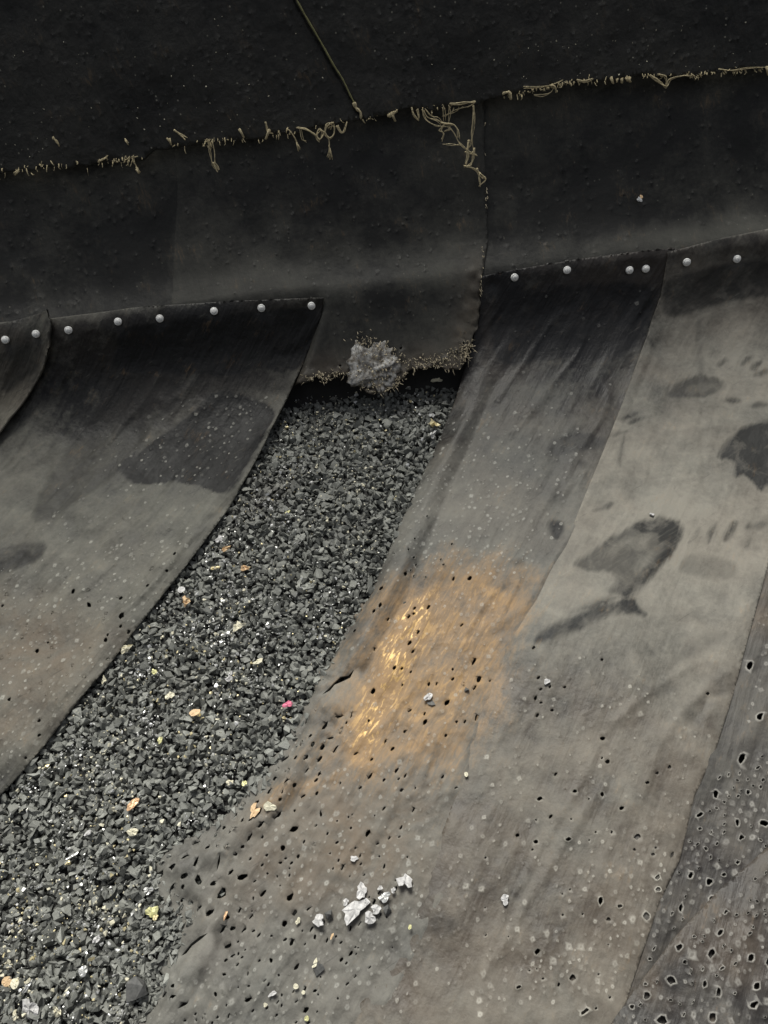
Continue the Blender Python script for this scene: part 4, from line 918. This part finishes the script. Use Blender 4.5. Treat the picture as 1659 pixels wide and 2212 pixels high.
frag(120, 2185, 22, M_CREAM, 'cream bent shard at the bottom of the crumb right of the whitish lump', asp=1.8, crumple=.5)
frag(318, 1922, 20, M_SILVER, 'silvery crumpled flake above the yellow-green fragment', crumple=.5)
frag(156, 1848, 24, M_SILVER, 'thin bright sliver on the left half of the lower crumb', asp=4, rz=.6, crumple=.1)
frag(190, 1625 + 175, 14, M_WHITE, 'grey-white flake left of the cream oblong chip')
frag(594, 1773 - 70, 14, M_SILVER, 'silver flake beside the lower edge of the middle sheet', prof=PB)
frag(497, 1691, 16, M_CREAM, 'cream flake beside the curled edge of the middle sheet', asp=1.3)
frag(528, 1693, 14, M_YELLOW, 'yellow flake nearest the curled edge of the middle sheet', asp=1.3)
frag(933, 903, 16, M_SILVER, 'bright round flake at the top of the crumb against the middle sheet', off=0.002)
frag(938, 922, 26, M_BRASS, 'gold curled jacket scrap at the top of the crumb against the middle sheet', crumple=.6, jag=.6, off=0.003)
frag(935, 945, 20, M_SILVER, 'silvery curl right under the gold jacket scrap', crumple=.6, jag=.6, off=0.003)
frag(943, 826, 24, M_CREAM, 'tan triangular chip beneath the torn foot of the wall panel', 'chip', 'plastic_chip', 1.4, .1, jag=.4, off=0.006)
frag(770, 1520 - 665, 12, M_SILVER, 'small silvery bit hanging by the torn foot')
def onS(px, py, w, mat, label, off=0.014, **kw): return frag(px, py, w, mat, label, prof=PS, off=off, **kw)
def pebble(px, py, wpx, mat, label, off, prof=PS, name='grey_nugget', flat=.8, cat='nugget'):
    cnt[0] += 1
    X, s = prof.hit(px, py); d = np.linalg.norm(prof.at(X, s, 0) - np.array([0, CY, CZ]))
    V, F = SH[cnt[0] % len(SH)]; o = obj(name, mesh(name, V * wpx / FPX * d / 2, F), mat); place(o, prof, px, py, off, None, .3)
    return tag(o, label, cat)
# the middle sheet's own lying things
onS(925, 1506, 26, M_WHITE, 'white sharp-edged fragment on the copper coloured smear', rz=.9, asp=1.8, crumple=.5, off=0.012)
pebble(932, 1515, 22, M_DARKLUMP, 'grey nugget just under the white fragment on the copper smear', 0.008)
pebble(1007, 1489, 16, M_DARKLUMP, 'dark grey nugget right of the copper coloured smear', 0.008)
onS(586, 1747, 26, M_CREAM, 'pale yellow flake on the middle sheet beside an orange rust flake', asp=1.3, off=0.012)
onS(553, 1756, 32, M_ORANGE, 'orange ragged flake on the lower edge of the middle sheet', asp=1.9, rz=1.0, crumple=.3, jag=.6, off=0.010)
onS(765, 1856, 15, M_WHITE, 'single small white chip above the white cluster', off=0.010, asp=1.1)
onS(875, 1905, 30, M_WHITE, 'brightest clover-shaped white fragment right of the cluster', off=0.014, asp=1.1, crumple=.4, jag=.6)
CL = 'white flakes clustered on the middle sheet'
onS(782, 1926, 32, M_WHITE, 'uppermost flake of the white cluster, greyish white', asp=1.4, crumple=.5, group=CL, off=.012)
onS(768, 1966, 54, M_WHITE, 'widest flat flake at the heart of the white cluster', asp=1.5, crumple=.25, group=CL, jag=.5, rz=.3)
onS(800, 1985, 26, M_WHITE, 'flake at the lower right of the white cluster', asp=1.2, crumple=.4, group=CL)
onS(814, 1966, 22, M_WHITE, 'pinkish white flake at the right end of the white cluster', asp=1.3, crumple=.5, group=CL)
onS(832, 1940, 24, M_SILVER, 'silvery flake between the cluster and the clover-shaped fragment', asp=1.3, crumple=.5, group=CL)
for cx_, cy_, cw_, lb_ in ((748, 1950, 14, 'small chip at the upper left of the white cluster'), (792, 1950, 13, 'small chip between the uppermost and the widest flake of the white cluster'), (752, 1985, 14, 'small chip at the lower left of the white cluster'),
                           (822, 1920, 12, 'small chip at the upper right of the white cluster'), (850, 1925, 12, 'small chip nearest the clover-shaped fragment')):
    onS(cx_, cy_, cw_, M_WHITE, lb_, asp=1.3, crumple=.5, group=CL, off=.012)
onS(690, 1990, 28, M_WHITE, 'isolated white lump left of the white cluster', asp=1.3, crumple=.5)
onS(645, 1990, 13, M_CREAM, 'small yellow-white speck left of the isolated white lump', off=.010)
pebble(712, 1974, 30, M_DARKLUMP, 'dull grey nugget between the isolated lump and the white cluster', 0.010)
pebble(838, 1965, 26, M_DARKLUMP, 'dull grey nugget right of the white cluster', 0.010)
onS(1090, 1945, 20, M_WHITE, 'lone pale chip on the right sheet, lower middle of the photo', asp=1.2, crumple=.3, off=.016)
onS(1007, 1673, 11, M_CREAM, 'cream disc on the sheet below the copper smear', off=.012, asp=1.2, jag=.1)
onS(886, 2004, 10, M_YELLOW, 'tiny yellow chip below the clover-shaped fragment', off=.014, jag=.1)
onS(682, 2082, 18, M_CREAM, 'cream sliver above a grey nugget on the lower middle sheet', asp=2, rz=.9, off=.012)
pebble(687, 2096, 28, M_DARKLUMP, 'grey nugget under a cream sliver on the lower middle sheet', 0.010)
onS(640, 2131, 11, M_CREAM, 'cream round bead, larger of two near the bottom of the middle sheet', off=.010, jag=.08, asp=1.1)
onS(656, 2144, 8, M_CREAM, 'small yellow bead just right of the larger cream bead', off=.010, jag=.08, asp=1.1)
onS(590, 2147, 16, M_WHITE, 'white sliver left of the cream bead', asp=1.8, rz=.3, off=.010)
onS(574, 2171, 9, M_CREAM, 'cream speck below the white sliver', off=.010)
onS(663, 2200, 10, M_YELLOW, 'yellow bead at the bottom edge of the photo', off=.010, jag=.1, asp=1.1)
onS(718, 2023, 12, M_ORANGE, 'orange-cream splinter below the white cluster', off=.012, asp=2.4)
onS(488, 1978, 16, M_COPPER, 'pinkish splinter stuck in the torn foot of the middle sheet', off=.010, asp=2.6, rz=1.3)
onS(1180, 1478, 18, M_WHITE, 'whitish chip on the pale sheet near small holes', off=.014, asp=1.8, rz=.3)
onS(1404, 1122, 10, M_WHITE, 'tiny white chip above the shoe-shaped scuff', off=.014, asp=1.2)
pebble(290, 2140, 50, M_DARKLUMP, 'largest grey triangular rubber lump at the foot of the middle sheet', 0.004, PB)
frag(1380, 432, 12, M_SILVER, 'bright silvery chip stuck on the right wall panel', prof=PS, off=0.004)
frag(1384, 426, 8, M_ORANGE, 'orange fleck touching the silvery chip on the right wall panel', prof=PS, off=0.004)

# lead clump on the torn foot
def clump():
    import bmesh
    bm = bmesh.new(); bmesh.ops.create_icosphere(bm, subdivisions=5, radius=1)
    V = np.array([v.co[:] for v in bm.verts]); F = np.array([[v.index for v in f.verts] for f in bm.faces]); bm.free()
    n = fbm(V[:, 0] * 2.6 + V[:, 2] * 1.7, V[:, 1] * 2.6 - V[:, 2], 51, 4); n2 = fbm(V[:, 0] * 9 + V[:, 2] * 4, V[:, 1] * 9 - V[:, 2] * 3, 52, 3)
    r = 1 + 0.45 * n + 0.12 * n2
    ang = np.arctan2(V[:, 1], V[:, 0]); r = r * (1 + 0.22 * np.sin(2 * ang + 1.2) + 0.08 * np.sin(5 * ang) + 0.05 * np.sin(9 * ang + 2) + 0.03 * np.sin(17 * ang))
    V = V * r[:, None]; V[:, 0] *= 0.042; V[:, 1] *= 0.050; V[:, 2] *= 0.0055
    X, s = PM.hit(808, 798); a = float(np.interp(s, PM.s, PM.a))
    e = np.array([1., 0, 0]); t = np.array([0, -math.cos(a), -math.sin(a)]); nn = np.array([0, -math.sin(a), math.cos(a)])
    c = PM.at(X, s, 0.006)
    P = V[:, [0]] * e + V[:, [1]] * t + V[:, [2]] * nn
    o = obj('lead_clump', mesh('lead_clump', P, F, True), M_LEAD); o.location = c
    tag(o, 'grey lump of splattered lead stuck on the torn foot of the wall panel', 'lead clump')
clump()
brs = []
def spots(name, prof, pts, R, mat, off, label, par=None):
    C = []
    for p in pts:
        X, s = prof.hit(*p); C.append(prof.at(X, s, off + random.uniform(-.002, .002) + float(lump(np.array([X]), np.array([s]))[0]) * (prof is PB)))
    o = scatter(name, np.array(C), np.array(R), mat); return tag(o, label, 'metal flakes')
# small glints nobody could count
GAP = [(640, 850), (960, 850), (900, 1000), (800, 1250), (640, 1540), (450, 1760), (330, 1860), (330, 2000), (260, 2212), (0, 2212), (0, 1760), (100, 1620), (440, 1200), (560, 1010)]
def clustered(n, k, spread):
    c = random_in(np.array(GAP, float), k); w = rng.integers(0, k, n); q = c[w] + rng.normal(0, spread, (n, 2)); return q[pip(q, np.array(GAP, float))]
for nm, n, mt, lb in (('brass_flakes', 260, M_BRASS, 'tiny brass coloured flakes sprinkled over the crumb'), ('silvery_flakes', 1500, M_SILVER, 'tiny silvery flakes sprinkled over the crumb'), ('cream_flakes', 600, M_CREAM, 'tiny cream specks sprinkled over the crumb')):
    q = np.concatenate([clustered(n, 40, 22), random_in(np.array(GAP, float), n // 2)])
    spots(nm, PB, list(q), 0.0020 * np.clip(rng.lognormal(0, .5, len(q)), .45, 2.8), mt, -0.0005, lb)
q = np.concatenate([random_in(np.array(p, float), n) for p, n in (([(770, 745), (800, 740), (860, 755), (900, 790), (870, 800), (800, 855), (770, 830)], 220), ([(930, 770), (1000, 740), (1005, 790), (940, 800)], 90), ([(650, 815), (760, 800), (760, 815), (660, 828)], 30))])
spots('lead_splash_flakes', PM, list(q), 0.0016 * np.clip(rng.lognormal(0, .5, len(q)), .4, 2.6), M_BRISTLE, 0.014, 'tan scraps caught along the torn foot of the wall panel')
for (poly, n, prof, off, nm, lb, mt) in (([(0, 60), (600, 0), (760, 250), (400, 300), (0, 350)], 30, PF, 0.004, 'edge_flakes', 'pale specks stuck on the upper left flap', M_CREAM), ([(800, 150), (1659, 20), (1659, 140), (1040, 205)], 30, PF, 0.006, 'edge_flakes', 'pale specks stuck on the upper right flap', M_CREAM)):
    q = random_in(np.array(poly, float), n * 2); spots(nm, prof, list(q), 0.0013 * np.clip(rng.lognormal(0, .4, len(q)), .5, 2), mt, off, lb)
